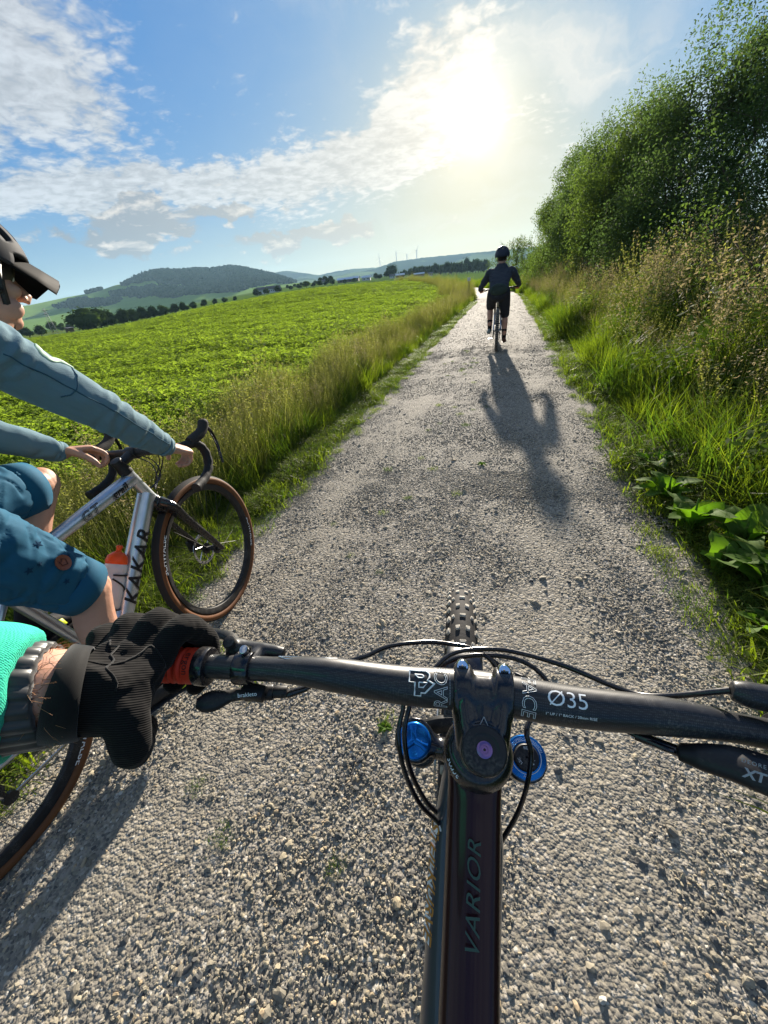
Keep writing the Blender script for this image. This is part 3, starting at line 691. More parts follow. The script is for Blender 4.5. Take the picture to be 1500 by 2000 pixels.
# lattice pylon and raised hide in the meadow left
m_steel = M_('galvanised', (.16, .17, .17), .6, .6)
def pylon(az, r, h):
    dx, dy = dirv(az); x, y = r*dx, r*dy; e = empty('lattice_pylon', (x, y, float(gz(x, y))), (0, 0, R_(az)))
    L = []; wb = h*.11
    for sx_, sy_ in ((1, 1), (1, -1), (-1, 1), (-1, -1)): L.append(tube([(sx_*wb, sy_*wb, 0), (sx_*.25, sy_*.25, h)], .09, 4))
    part('leg', join(L), m_steel, e); B = []
    for k in range(8):
        z0, z1 = h*k/8, h*(k+1)/8; a0 = wb+(.25-wb)*k/8; a1 = wb+(.25-wb)*(k+1)/8
        for s in (1, -1): B += [tube([(-a0*s, -a0, z0), (a1*s, -a1, z1)], .05, 4), tube([(-a0*s, a0, z0), (a1*s, a1, z1)], .05, 4)]
    part('bracing', join(B), m_steel, e)
    for z in (.8, .92): part('crossarm', box((0, 0, h*z), (h*.22, .25, .2)), m_steel, e, False)
    tag(e, 'thin lattice pylon in the meadow behind the front cyclist\'s shoulder', 'pylon'); return e
pylon(53.3, 300, 13)
dx, dy = dirv(51.95); r = 135; e = empty('raised_hide', (r*dx, r*dy, float(gz(r*dx, r*dy))), (0, 0, R_(80)))
for sx_, sy_ in ((1, 1), (1, -1), (-1, 1), (-1, -1)): part('leg', tube([(sx_*.9, sy_*.9, 0), (sx_*.55, sy_*.55, 1.7)], .07, 6), m_wood, e)
part('cabin', box((0, 0, 2.3), (1.4, 1.3, 1.3), .03), m_wood, e, False); part('roof', box((0, 0, 3.03), (1.7, 1.7, .1), rot=rotm('X', 7)), m_roofd, e, False)
part('ladder', join([tube([(-.25, -1.3, 0), (-.25, -.7, 1.7)], .04, 5), tube([(.25, -1.3, 0), (.25, -.7, 1.7)], .04, 5)]+[tube([(-.25, -1.3+.6*k/6, 1.7*k/6), (.25, -1.3+.6*k/6, 1.7*k/6)], .03, 5) for k in range(1, 6)]), m_wood, e)
tag(e, 'dark wooden raised hide on legs at the left edge of the field', 'hunting hide')
# marker post where the path bends
e = empty('marker_post', (-1.0, 32., float(gz(-1.0, 32.)))); e.location = (-2.55, 33., float(gz(-2.55, 33.)))
part('post', cyl((0, 0, 0), (0, 0, 1.25), .035, 10), m_wood, e); part('sign_plate', box((0, -.04, 1.2), (.22, .02, .22), .005), m_white, e, False)
tag(e, 'thin marker post with a small white plate at the bend of the path', 'marker post')

# ---------------------------------------------------------------- grass, crop and leaf material
m_grass = leafmat('grass', (.060, .085, .014), (.17, .20, .035), .5, (1.9, 2.2, .5), .5, 1.2)
m_grassd = leafmat('grass_deep', (.035, .060, .014), (.09, .13, .03), .45, (1.7, 2.1, .5), .85, 1.2)
m_straw = leafmat('grass_straw', (.16, .175, .05), (.32, .31, .12), .45, (1.35, 1.4, .7), .6, 1.5)
m_seed = leafmat('seed_heads', (.19, .165, .09), (.34, .30, .19), .4, (1.2, 1.1, .9), .7, 1.5)
m_crop = leafmat('clover_leaf', (.100, .150, .026), (.19, .25, .055), .55, (1.8, 1.9, .7), .8, .8)
m_dock = leafmat('dock_leaf', (.055, .11, .016), (.10, .165, .03), .42, (1.9, 2.3, .4), .7, 6.)
m_daisy = M_('petal', (.75, .74, .68), .7)

def blades(n, h, rad, wid, lean, droop=.6, seg=3, hv=.35, dirbias=(0, 0)):
    V, Fc = [], []; k = 0
    for _ in range(n):
        a = rng.random()*6.283; r0 = rad*rng.random()**.7; x, y = r0*cos(a), r0*sin(a)
        a2 = rng.random()*6.283; H = h*(1-hv+hv*2*rng.random()); L = H*lean*(.3+rng.random()); w = wid*(.6+.7*rng.random())
        dx, dy = cos(a2)*L+dirbias[0]*H, sin(a2)*L+dirbias[1]*H; px, py = -sin(a2)*w/2, cos(a2)*w/2
        for s in range(seg+1):
            t = s/seg; cx, cy = x+dx*t*t, y+dy*t*t; cz = H*(t-droop*lean*t**3*.6); ww = (1-t**1.6)
            if s == seg: V.append((cx, cy, cz))
            else: V += [(cx-px*ww, cy-py*ww, cz), (cx+px*ww, cy+py*ww, cz)]
        for s in range(seg-1): Fc.append((k+2*s, k+2*s+1, k+2*s+3, k+2*s+2))
        Fc.append((k+2*seg-2, k+2*seg-1, k+2*seg)); k += 2*seg+1
    return np.array(V), Fc
def seedstems(n, h, rad, kind='panicle'):
    S, Hd = [], []
    for _ in range(n):
        a = rng.random()*6.283; r0 = rad*rng.random(); x, y = r0*cos(a), r0*sin(a); H = h*(.75+.45*rng.random()); a2 = rng.random()*6.283; L = H*.22*rng.random()
        P = [(x+cos(a2)*L*t*t, y+sin(a2)*L*t*t, H*t) for t in (0, .35, .7, 1.)]
        S.append(tube(P, [.0016, .0014, .0011, .0006], 3, caps=False))
        nh = 16 if kind == 'panicle' else 12
        C = []
        for q in range(nh):
            t = .74+.26*q/nh; sp = (.030 if kind == 'panicle' else .006)*(1.15-(t-.74)/.26)
            C.append((x+cos(a2)*L*t*t+rng.normal()*sp, y+sin(a2)*L*t*t+rng.normal()*sp, H*t+rng.normal()*.01))
        Hd.append(leaf_quads(np.array(C), .020 if kind == 'panicle' else .018, None, 0, .35))
    sv, sf = join(S); hv_, hf = join(Hd); return (sv, sf), (hv_, hf)
def mk_proto(name, bits):                        # bits: list of (vf, material)
    mats = []; V, Fc, mi, k = [], [], [], 0
    for (v, f), m in bits:
        if m not in mats: mats.append(m)
        V.append(np.asarray(v)); Fc += [tuple(int(i)+k for i in q) for q in f]; mi += [mats.index(m)]*len(f); k += len(v)
    return bpy.data.objects.new(name, me_from(name, np.concatenate(V), Fc, mats, False, mi))
lush = proto_col('lush_grass', [mk_proto('tuft', [(blades(46, .42, .13, .0065, .55), (m_grass, m_grassd)[k % 2])]) for k in range(5)])
bits = []
for k in range(5):
    s_, h_ = seedstems(9, .72, .13, 'panicle' if k % 2 else 'spike')
    bits.append(mk_proto('seed_tuft', [(blades(14, .40, .12, .005, .4), m_grassd if k % 2 else m_straw), (s_, m_straw), (h_, m_seed if k % 2 else m_straw)]))
seedy = proto_col('seed_grass', bits)
strawc = proto_col('straw_grass', [mk_proto('straw_tuft', [(blades(26, .5, .12, .0035, .35), m_straw), (blades(12, .40, .12, .005, .5), m_grass), (seedstems(7, .62, .12, 'spike')[0], m_straw), (seedstems(7, .62, .12, 'spike')[1], m_straw)]) for k in range(4)])
turf = proto_col('short_grass', [mk_proto('turf', [(blades(60, .085, .12, .0045, .9), m_grass if k else m_grassd), (leaf_quads(np.stack([rng.normal(0, .06, 22), rng.normal(0, .06, 22), .015+.03*rng.random(22)], 1), .013, np.tile([0, 0, 1.], (22, 1))+rng.normal(0, .3, (22, 3)), .5, .9), m_crop)]) for k in range(3)])
def clover(n, h, rad, ls):
    C, Nn, Sz = [], [], []
    for _ in range(n):
        a = rng.random()*6.283; r0 = rad*rng.random()**.5; z = h*(.35+.65*rng.random()**.6); c = np.array([r0*cos(a), r0*sin(a), z])
        nn = unit(np.array([rng.normal(0, .45), rng.normal(0, .45), 1.])); b0 = rng.random()*6.283; u = unit(np.cross(nn, [cos(b0), sin(b0), 0])); w = np.cross(nn, u)
        s = ls*(.7+.6*rng.random())
        for q in range(3):
            t = b0+q*2.094; C.append((c, c+(u*cos(t)+w*sin(t))*s, np.cross(nn, u*cos(t)+w*sin(t))*s*.42, nn*s*.12))
    V = []; 
    for c, tip, side, up in C: V += [c, (c+tip)*.5+side+up, tip, (c+tip)*.5-side+up]
    return np.array(V), [tuple(range(4*i, 4*i+4)) for i in range(len(C))]
crops = proto_col('clover_plants', [mk_proto('clover', [(clover(110, .30, .26, .030), m_crop), (blades(16, .26, .2, .003, .3), m_grass)]) for k in range(5)])
weeds = proto_col('roadside_herbs', [mk_proto('herb', [(leaf_quads(*(lambda P, d: (P, .045*(.6+.8*rng.random(len(P))), d+np.array([0, 0, .6])))(*blob_pts([((0, 0, .25), (.15, .15, .26))], 130, .3)), .6, .45), m_grassd if k else m_crop), (blades(12, .45, .08, .003, .2), m_grassd)]) for k in range(3)])

def lin(n, x0, x1, y0, y1, py=1.): return x0+(x1-x0)*rng.random(n), y0+(y1-y0)*rng.random(n)**py
def place(name, x, y, s, col, tilt=.12, dz=0., sz=None, vary=.75):
    n = len(x); z = gz(x, y)+dz
    md_ = 1+vary*np.array([mnoise.noise(Vector((a*1.1, b*.8, 2)))+.6*mnoise.noise(Vector((a*4, b*3, 9))) for a, b in zip(x, y)]); s = s*np.clip(md_, .35, 1.8); sz = None if sz is None else sz*np.clip(md_, .35, 1.8)
    s3 = np.stack([s, s, s if sz is None else sz], -1)
    return scatter(name, np.stack([x, y, z], -1), np.stack([rng.normal(0, tilt, n), rng.normal(0, tilt, n), rng.random(n)*6.283], -1), s3, col)
LE = lambda y: road_c(y)-HW; RE = lambda y: road_c(y)+HW
# crop field: denser close by, coarser far off
X, Y, S = [], [], []
def wedge(n, r0, r1, a0, a1, pw): 
    r = r0+(r1-r0)*rng.random(n)**pw; a = np.radians(a0+(a1-a0)*rng.random(n)); return -r*np.sin(a), r*np.cos(a), r
for n, r0, r1, a0, a1, pw, s0, s1 in ((5200, 2.5, 13, 10, 88, .75, .9, 1.25), (9000, 12, 42, 3, 72, .7, 1.25, 2.0), (9000, 38, 95, 2, 62, .7, 1.9, 3.0)):
    x, y, r = wedge(n, r0, r1, a0, a1, pw); k = x < LE(y)-1.35-.15*np.sin(y*.9)-.02*r; x, y = x[k], y[k]
    X.append(x); Y.append(y); S.append(s0+(s1-s0)*rng.random(len(x)))
X, Y, S = map(np.concatenate, (X, Y, S))
hmod = 1+.22*np.array([mnoise.noise(Vector((a*.35, b*.35, 7))) for a, b in zip(X, Y)])
crop_o = place('crop_plants', X, Y, S, crops, .10, -.02, np.minimum(S, 1.35)*hmod, .35)
# left verge: turf by the gravel, tall straw coloured grass behind it
x, y = lin(6500, 0, 1, -.3, 26, 1.3); x = LE(y)-.02-.75*x**1.2; short_l = place('short_grass', x+.06, y, .7+.6*rng.random(len(x)), turf, .1)
x, y = lin(4800, 0, 1, .3, 34, 1.35); x = LE(y)-.22-1.4*x**.75; a1 = place('verge_grass', x, y, .42+.42*rng.random(len(x)), lush, .22)
x, y = lin(3800, 0, 1, 1.2, 45, 1.25); x = LE(y)-.35-1.25*x**.8; a2 = place('straw_grass', x, y, .55+.38*rng.random(len(x)), strawc, .22)
x, y = lin(550, 0, 1, 1., 60, 1.2); x = LE(y)-.30-1.3*x; a3 = place('seed_grass', x, y, .6+.35*rng.random(len(x)), seedy, .16)
x, y = lin(1800, 0, 1, 30, 75, 1.); x = LE(y)-.2-2.6*x; a4 = place('straw_grass', x, y, 1.+.6*rng.random(len(x)), strawc, .12)
# right verge: short edge, lush tall grass on the bank, brown seed heads up to the bushes
x, y = lin(4200, 0, 1, .5, 30, 1.3); x = RE(y)+.02+.5*x**1.2; b1 = place('short_grass', x, y, .8+.9*rng.random(len(x)), turf, .1)
x, y = lin(7600, 0, 1, 1.1, 32, 1.3); u = x; x = RE(y)+.22+3.2*u; k_ = ~((y < 3.1) & (x < 1.32)); x, y, u = x[k_], y[k_], u[k_]; b2 = place('verge_grass', x, y, (.72+.95*u+.42*rng.random(len(x))), lush, .26)
x, y = lin(2200, 0, 1, 1.6, 34, 1.2); u = x; x = RE(y)+.50+2.8*u; b3 = place('seed_grass', x, y, (.80+.75*u+.35*rng.random(len(x))), seedy, .18)
x, y = lin(1500, 0, 1, 1.6, 26, 1.2); u = x; x = RE(y)+.5+2.2*u; b4 = place('roadside_herbs', x, y, (.7+.8*u+.5*rng.random(len(x))), weeds, .2)
# meadow behind the bank and around the far bush
x, y = lin(2600, 0, 1, 30, 70, 1.); x = RE(y)+.1+7*x; b5 = place('verge_grass', x, y, 1.+.9*rng.random(len(x)), lush, .12)
# sparse tufts in the gravel
x, y = lin(42, -1, 1, .3, 9, 1.2); x = road_c(y)+.22*rng.normal(0, 1, len(x))-.25
b6 = scatter('path_tufts', np.stack([x, y, path_z(x, y)-.004], -1), np.stack([x*0, x*0, rng.random(len(x))*6], -1), .22+.25*rng.random(len(x)), turf)
x, y = lin(260, 0, 1, -.2, 9, 1.1); sd = rng.random(len(x)) < .55; x = np.where(sd, road_c(y)-HW+.16*x**.6*1.4, road_c(y)+HW-.2*x**.6)
b7 = scatter('path_edge_tufts', np.stack([x, y, path_z(x, y)-.004], -1), np.stack([x*0, x*0, rng.random(len(x))*6], -1), .3+.4*rng.random(len(x)), turf)

# ---------------------------------------------------------------- broad-leaved docks by the right edge, small rosettes in the gravel
def dock_leaf(L, Wd, curl, wav=.10, seg=7):
    V, Fc = [], []
    for i in range(seg+1):
        t = i/seg; w = Wd*(sin(pi*min(t*.98+.02, 1))**.55)*(1-.25*t)*(1+.10*sin(17*t)); z = curl*L*(t-t*t*1.35); x = L*t
        for j, s in enumerate((-1, -.5, 0, .5, 1)):
            V.append((x, s*w, z+abs(s)*w*.35+wav*w*sin(9*t+s*2.5)*abs(s)))
    for i in range(seg):
        for j in range(4): a = i*5+j; Fc.append((a, a+1, a+6, a+5))
    return np.array(V), Fc
DL = [me_from('leaf', *dock_leaf(1., .26+.04*k, .5+.12*k, .25), m_dock) for k in range(3)]
for m_ in DL: m_.name = 'leaf'
stalk_me = me_from('stalk', *tube([(0, 0, 0), (.02, .01, .5), (0, .03, 1.)], [.035, .025, .012], 6), m_dock)
docks = [(1.06, 2.85, .22, 7, 'dock plant with upright pale leaves, farthest along the right edge'), (1.00, 2.42, .20, 8, 'dock plant second farthest along the right edge, leaves over the gravel'), (1.01, 2.08, .24, 8, 'bushy dock plant in the middle of the row by the right edge'),
         (1.16, 1.92, .26, 7, 'dock plant set back in the grass behind the middle of the row'), (1.02, 1.74, .19, 7, 'low dock plant with leaves reaching over the gravel edge'), (1.14, 1.60, .24, 8, 'dock plant at the right rim of the picture beside the low one'), (1.03, 1.36, .15, 6, 'smallest and nearest dock plant on the right edge of the gravel')]
for (x, y, L, n, lab) in docks:
    e = empty('dock_plant', (x, y, float(gz(x, y))+.01)); tag(e, lab, 'plant', 'docks along the right edge of the path')
    for k in range(n+4):
        o = ob('leaf', DL[k % 3], e); l = L*.78*(.6+.6*rng.random()); o.scale = (l, l, l); a = 2*pi*k/n+rng.normal(0, .3)
        o.rotation_euler = (rng.normal(0, .25), -R_(28+35*rng.random()), a); o.location = (.02*cos(a), .02*sin(a), .02+.05*rng.random())
    o = ob('stalk', stalk_me, e); o.scale = (.3, .3, L*.9)
for (x, y, s, lab) in ((-.325, .70, .028, 'small pale weed rosette alone in the gravel left of the fork'), (-.12, 2.9, .035, 'small weed in the gravel ahead of the front wheel')):
    e = empty('weed_rosette', (x, y, float(path_z(x, y)))); tag(e, lab, 'plant')
    for k in range(8):
        o = ob('leaf', DL[k % 3], e); l = s*(.7+.6*rng.random()); o.scale = (l, l, l); o.rotation_euler = (0, -R_(12+25*rng.random()), 2*pi*k/8+rng.normal(0, .2))

# ---------------------------------------------------------------- bushes and trees along the right
m_lf_w = leafmat('willow_leaf', (.042, .070, .038), (.105, .135, .062), .45, (1.5, 1.8, .7), .7, .9, .06)
m_lf_b = leafmat('hazel_leaf', (.042, .068, .032), (.110, .140, .056), .45, (1.6, 1.9, .6), .7, .9, .06)
def bush(name, x, y, blobs, nleaf, ls, mat, label, cat, spikes=10, aspect=.42, stems=7, group=None, sparse=()):
    e = empty(name, (x, y, float(gz(x, y))), (0, 0, 0)); tag(e, label, cat, group)
    P, d = blob_pts(blobs, nleaf, .45)
    # clumps: leaves gather round twig ends
    nc = nleaf//30; tw, td = blob_pts(blobs, nc, .55); k = rng.integers(0, nc, nleaf)
    P = tw[k]+rng.normal(0, .12, (nleaf, 3))+td[k]*rng.normal(0, .08, (nleaf, 1))
    nn = td[k]+rng.normal(0, .8, (nleaf, 3))
    bottom = P[:, 2] > -.1; P, nn = P[bottom], nn[bottom]
    L = [leaf_quads(P, ls*(.6+.8*rng.random(len(P))), nn, .1, aspect, .15)]
    SP = []
    for _ in range(spikes):                      # shoots that stand out of the outline
        i = rng.integers(0, len(tw)); p0 = tw[i]
        dd = unit(td[i]*.8+np.array([rng.normal(0, .2), rng.normal(0, .2), .9])); l = .35+.5*rng.random()
        if p0[2] < 1.0: continue
        SP.append(tube([p0, p0+dd*l*.5+rng.normal(0, .02, 3), p0+dd*l], [.006, .004, .002], 4, caps=False))
        q = p0+dd*(rng.random((int(26*l/.6), 1))*l); L.append(leaf_quads(q+rng.normal(0, .035, q.shape), ls*(.6+.6*rng.random(len(q))), None, 0, aspect, .15))
    V = np.concatenate([l[0] for l in L]); n4 = len(V)//4
    ob('crown', me_from('crown', V, np.arange(4*n4).reshape(-1, 4), mat, False), e)
    ST = []
    for k in range(stems):
        b = blobs[k % len(blobs)]; t = np.array(b[0])+rng.normal(0, .2, 3); s0 = np.array([rng.normal(0, .15), rng.normal(0, .25), -.1]); h = t[2]
        mid = s0*.6+t*.4+np.array([0, 0, .12*h]); ST.append((smooth_path([s0, mid, t, t+np.array([rng.normal(0, .3), rng.normal(0, .3), .4])], 9), .035*h/3))
    part('trunk', tube(ST[0][0], np.linspace(ST[0][1]*1.5, .01, 9), 8), m_bark, e)
    for P_, r_ in ST[1:]: part('limb', tube(P_, np.linspace(r_, .006, 9), 7), m_bark, e)
    # dead twigs inside
    T = []
    for i in rng.integers(0, len(tw), 90):
        c = np.array(blobs[rng.integers(0, len(blobs))][0]); T.append(tube([c, (c+tw[i])/2+rng.normal(0, .08, 3), tw[i]], [.010, .006, .003], 4, caps=False))
    part('twig', join(T+SP), m_bark, e)['kind'] = 'stuff'
    return e
def hedge_blobs(h, w, dpt, n, seed):
    r_ = np.random.default_rng(seed); B = []
    for k in range(n):
        a = r_.random()*6.283; z = h*(.12+.70*r_.random()); q = (1-(z/h)**3*.75); rad = (.17+.07*r_.random())*h*(1.1-.45*z/h)
        B.append(((w*q*.7*cos(a), dpt*q*.7*sin(a), z), (rad, rad, rad*.95)))
    B.append(((0, 0, h*.80), (h*.18,)*2+(h*.2,))); return B
BU = [('hazel_bush', 3.5, 36., 5.6, 1.5, 2.6, 30000, .085, m_lf_b, 'leafy bush at the far left end of the hedge on the right'),
      ('hazel_bush', 3.65, 29.5, 6.4, 1.7, 2.4, 52000, .080, m_lf_b, 'tall bush second from the far end of the right hedge'),
      ('willow_bush', 3.85, 23.5, 6.2, 1.7, 2.3, 42000, .072, m_lf_w, 'bush with upright shoots on its top, middle of the right hedge'),
      ('hazel_bush', 4.0, 18.2, 5.6, 1.6, 2.3, 50000, .064, m_lf_b, 'dense dark bush right of the one with upright shoots'),
      ('willow_bush', 4.25, 13.6, 5.2, 1.6, 2.0, 56000, .056, m_lf_w, 'tall willow bush at the upper right with its top against the sky'),
      ('willow_tree', 4.8, 9.8, 5.6, 1.8, 1.9, 52000, .050, m_lf_w, 'loose willow with sky showing through, at the right rim'),
      ('willow_tree', 6.2, 7.0, 6.2, 1.8, 1.8, 34000, .050, m_lf_w, 'willow behind the tall grass at the right rim, nearest of all')]
for i_, (nm, x, y, h, w, dp, nl, ls, mt, lab) in enumerate(BU):
    bush(nm, x, y, hedge_blobs(h, w, dp, 15, 30+i_), nl, ls*1.2, mt, lab, "bush" if "bush" in nm else "tree", 26, .45, 8)
# low undergrowth in front of the hedge
for i_, (x, y, h, nl, lab) in enumerate([(2.6, 24, 1.6, 3500, 'low rounded shrub at the foot of the hedge, farthest one'), (2.9, 17, 1.7, 4000, 'low shrub at the foot of the hedge under the dense dark bush'), (3.3, 11.5, 1.5, 4500, 'low bramble-like shrub among brown seed heads at the hedge foot'), (2.75, 6.1, 1.25, 4500, 'dark bramble mound in the tall grass at the right rim'), (3.5, 7.6, 1.9, 6000, 'leafy shrub behind the bramble mound at the right rim')]):
    bush('shrub', x, y, [((rng.normal(0, .5), rng.normal(0, .8), h*.45), (.55, .7, h*.45)) for _ in range(4)], nl, .05, m_lf_b, lab, 'shrub', 6, .5, 4)
# the bush in the bend
bush('hazel_bush', 1.1, 50, [((-1.9, 0, 1.5), (1.2, 1.5, 1.4)), ((-.6, 0, 2.4), (1.4, 1.5, 1.5)), ((.9, .5, 2.6), (1.5, 1.6, 1.6)), ((2.2, .3, 1.8), (1.3, 1.5, 1.5)), ((0, 0, 1.2), (2.4, 1.5, 1.3)), ((.1, .2, 3.4), (.9, .9, .8))], 15000, .12, m_lf_b, 'rounded bush in the bend of the path behind the rider ahead', 'bush', 24)
bush('hazel_bush', 6.5, 62, [((rng.normal(0, 2.0), rng.normal(0, 1.5), 1.8+rng.random()), (1.6, 1.6, 1.6)) for _ in range(6)], 9000, .14, m_lf_b, 'bush behind the bend, between the rounded bush and the hedge', 'bush', 10)

# ================================================================ bikes
def dust(col, r0, r1, amt=.10):                  # fine trail dust: patchy tint and patchy gloss
    def fn(N, b):
        tc = N.n('ShaderNodeTexCoord').outputs['Object']; a = N.noise(tc, 26., 6, .65); f = N.noise(tc, 420., 3)
        k = N.m('MULTIPLY', N.m('MULTIPLY', N.step(a, .42, .72), N.step(f, .40, .70)), amt)
        N.put(b.inputs['Base Color'], N.mix(k, col, (.34, .30, .24))); N.put(b.inputs['Roughness'], N.m('ADD', r0, N.m('MULTIPLY', N.step(a, .35, .70), r1-r0)))
    return fn
m_blk = M_('black_matt', fn=dust((.014, .014, .016), .38, .60, .22), spec=.5)
m_blkg = M_('black_gloss', fn=dust((.008, .008, .011), .14, .40, .16), spec=.6, coat=.35)
m_rub = M_('rubber', (.034, .032, .031), .78, spec=.25, bump=(160, .25, .002))
m_dusty = M_('dusty_tread', fn=lambda N, b: N.put(b.inputs['Base Color'], N.mix(N.step(N.noise(N.n('ShaderNodeTexCoord').outputs['Object'], 60., 4), .35, .65), (.26, .24, .20), (.50, .46, .39))), rough=.9, spec=.15)
m_tan = M_('tan_sidewall', fn=lambda N, b: N.put(b.inputs['Base Color'], N.mix(N.noise(N.n('ShaderNodeTexCoord').outputs['Object'], 30., 4), (.10, .038, .014), (.19, .075, .028))), rough=.65)
m_alu = M_('aluminium', fn=lambda N, b: (N.put(b.inputs['Base Color'], N.mix(N.noise(N.vm('MULTIPLY', N.n('ShaderNodeTexCoord').outputs['Object'], (9, 9, 9)), 3., 5), (.42, .46, .52), (.66, .70, .76))), N.put(b.inputs['Roughness'], N.m('ADD', .22, N.m('MULTIPLY', N.noise(N.n('ShaderNodeTexCoord').outputs['Object'], 40., 4), .2)))), metal=.85)
m_steelp = M_('steel_polished', (.55, .56, .58), .22, 1.)
m_chrome = M_('bolt_chrome', (.75, .80, .88), .10, 1.)
m_red = M_('red_rubber', (.60, .045, .020), .55, spec=.35, bump=(220, .15, .001))
m_blue = M_('blue_anodised', (.010, .16, .52), .22, .75)
m_whitep = M_('print_white', (.75, .78, .80), .5)
m_greyp = M_('print_grey', (.30, .31, .33), .5)
m_orgp = M_('print_orange', (.45, .20, .04), .5)
m_dkp = M_('print_dark', (.012, .012, .014), .4)
m_tape = M_('bar_tape', fn=lambda N, b: bump_to(N, b, N.noise(N.n('ShaderNodeTexCoord').outputs['Object'], 240., 3), .35, .002), color=(.013, .013, .014), rough=.7)
m_org = M_('orange_plastic', (.80, .085, .012), .35, sss=.2)
m_btl = M_('bottle_plastic', (.62, .60, .62), .4, trans=.08, sss=.1)
def bar_fn(N, b):                                # dark carbon: fine dotted weave
    tc = N.n('ShaderNodeTexCoord').outputs['Object']; v = N.voro(tc, 700., rnd=.12)
    a = N.noise(tc, 22., 6, .65); N.put(b.inputs['Base Color'], N.mix(N.m('MULTIPLY', N.m('MULTIPLY', N.step(a, .45, .7), N.step(N.noise(tc, 500., 2), .45, .7)), .16), N.mix(N.step(v, .25, .4), (.045, .047, .052), (.016, .017, .020)), (.34, .30, .24))); N.put(b.inputs['Roughness'], N.m('ADD', .30, N.m('MULTIPLY', a, .22))); bump_to(N, b, v, .08, .0004)
m_bar = M_('carbon_bar', fn=bar_fn, rough=.36, spec=.55, coat=.12)
def top_fn(N, b):                                # deep violet/green/red flip paint under gloss, varies along the tube
    tc = N.n('ShaderNodeTexCoord').outputs['Object']; sp = N.n('ShaderNodeSeparateXYZ'); N.put(sp.inputs[0], tc)
    f = N.m('ADD', N.m('MULTIPLY', sp.outputs[0], -3.2), N.m('MULTIPLY', N.noise(tc, 9., 3), .35))
    c = N.ramp(f, [(0.0, (.018, .008, .024)), (.30, (.010, .016, .014)), (.45, (.014, .008, .014)), (.6, (.024, .004, .010)), (1., (.022, .002, .005))])
    N.put(b.inputs['Base Color'], c)
m_top = M_('flip_paint', fn=top_fn, rough=.42, metal=.15, spec=.35, coat=.3)
m_purple = M_('purple_anodised', (.22, .13, .30), .3, .8)

def text2d(s, size=1., outline=0., spacing=1., shear=0., res=3, thick=0.):
    cu = bpy.data.curves.new('t', 'FONT'); cu.body = s; cu.size = size; cu.align_x = 'CENTER'; cu.align_y = 'CENTER'
    cu.space_character = spacing; cu.shear = shear; cu.resolution_u = res; cu.offset = thick
    if outline: cu.fill_mode = 'NONE'; cu.bevel_depth = outline; cu.bevel_resolution = 0
    o = bpy.data.objects.new('t', cu); COL.objects.link(o)
    me = bpy.data.meshes.new_from_object(o.evaluated_get(bpy.context.evaluated_depsgraph_get()))
    bpy.data.objects.remove(o); bpy.data.curves.remove(cu)
    bm = bmesh.new(); bm.from_mesh(me); bpy.data.meshes.remove(me)
    bmesh.ops.triangulate(bm, faces=bm.faces[:]); bmesh.ops.remove_doubles(bm, verts=bm.verts[:], dist=size*.002)
    for _ in range(2):
        ed = [e for e in bm.edges if e.calc_length() > size*.28]
        if ed: bmesh.ops.subdivide_edges(bm, edges=ed, cuts=1); bmesh.ops.triangulate(bm, faces=bm.faces[:])
    v = np.array([tuple(p.co) for p in bm.verts]); f = [tuple(q.index for q in p.verts) for p in bm.faces]; bm.free(); return v, f
def wrap_tube(tx, P0, P1, rad, up, roll=0., rot=0, lift=.0006, flip=1, r2=None):
    """lay flat text on a tube from P0 to P1; text x runs along the tube (rot=0) or round it (rot=90)"""
    v, f = tx; P0, P1, up = map(lambda q: np.asarray(q, float), (P0, P1, up)); L = np.linalg.norm(P1-P0); T = (P1-P0)/L
    U = unit(up-T*np.dot(up, T)); V = np.cross(T, U); c, s = cos(R_(rot)), sin(R_(rot))
    a = v[:, 0]*c-v[:, 1]*s; b = v[:, 0]*s+v[:, 1]*c
    rr = np.interp(a+L/2, [0, L], [rad, rad if r2 is None else r2])+lift+v[:, 2]
    th = b/rr+R_(roll)
    return (P0+P1)/2+T*a[:, None]*1.+(U*np.cos(th)[:, None]-V*np.sin(th)[:, None])*rr[:, None], f

def apply_pts(vf, fn): return fn(np.asarray(vf[0], float)), vf[1]
class Frame:                                     # collects parts of one bike in its local frame, with steering
    def __init__(s, root, A=None, ax=None, st=0.):
        s.root = root; s.A = np.array(A if A is not None else (0, 0, 0), float)
        s.S = np.array(Matrix.Rotation(st, 3, Vector(ax))) if ax is not None else np.eye(3)
    def st(s, vf): v = np.asarray(vf[0], float); return (v-s.A)@s.S.T+s.A, vf[1]
    def add(s, name, vf, mat, steer=False, parent=None, smooth=True, angle=40):
        if steer: vf = s.st(vf)
        return part(name, vf, mat, parent if parent is not None else s.root, smooth, angle)

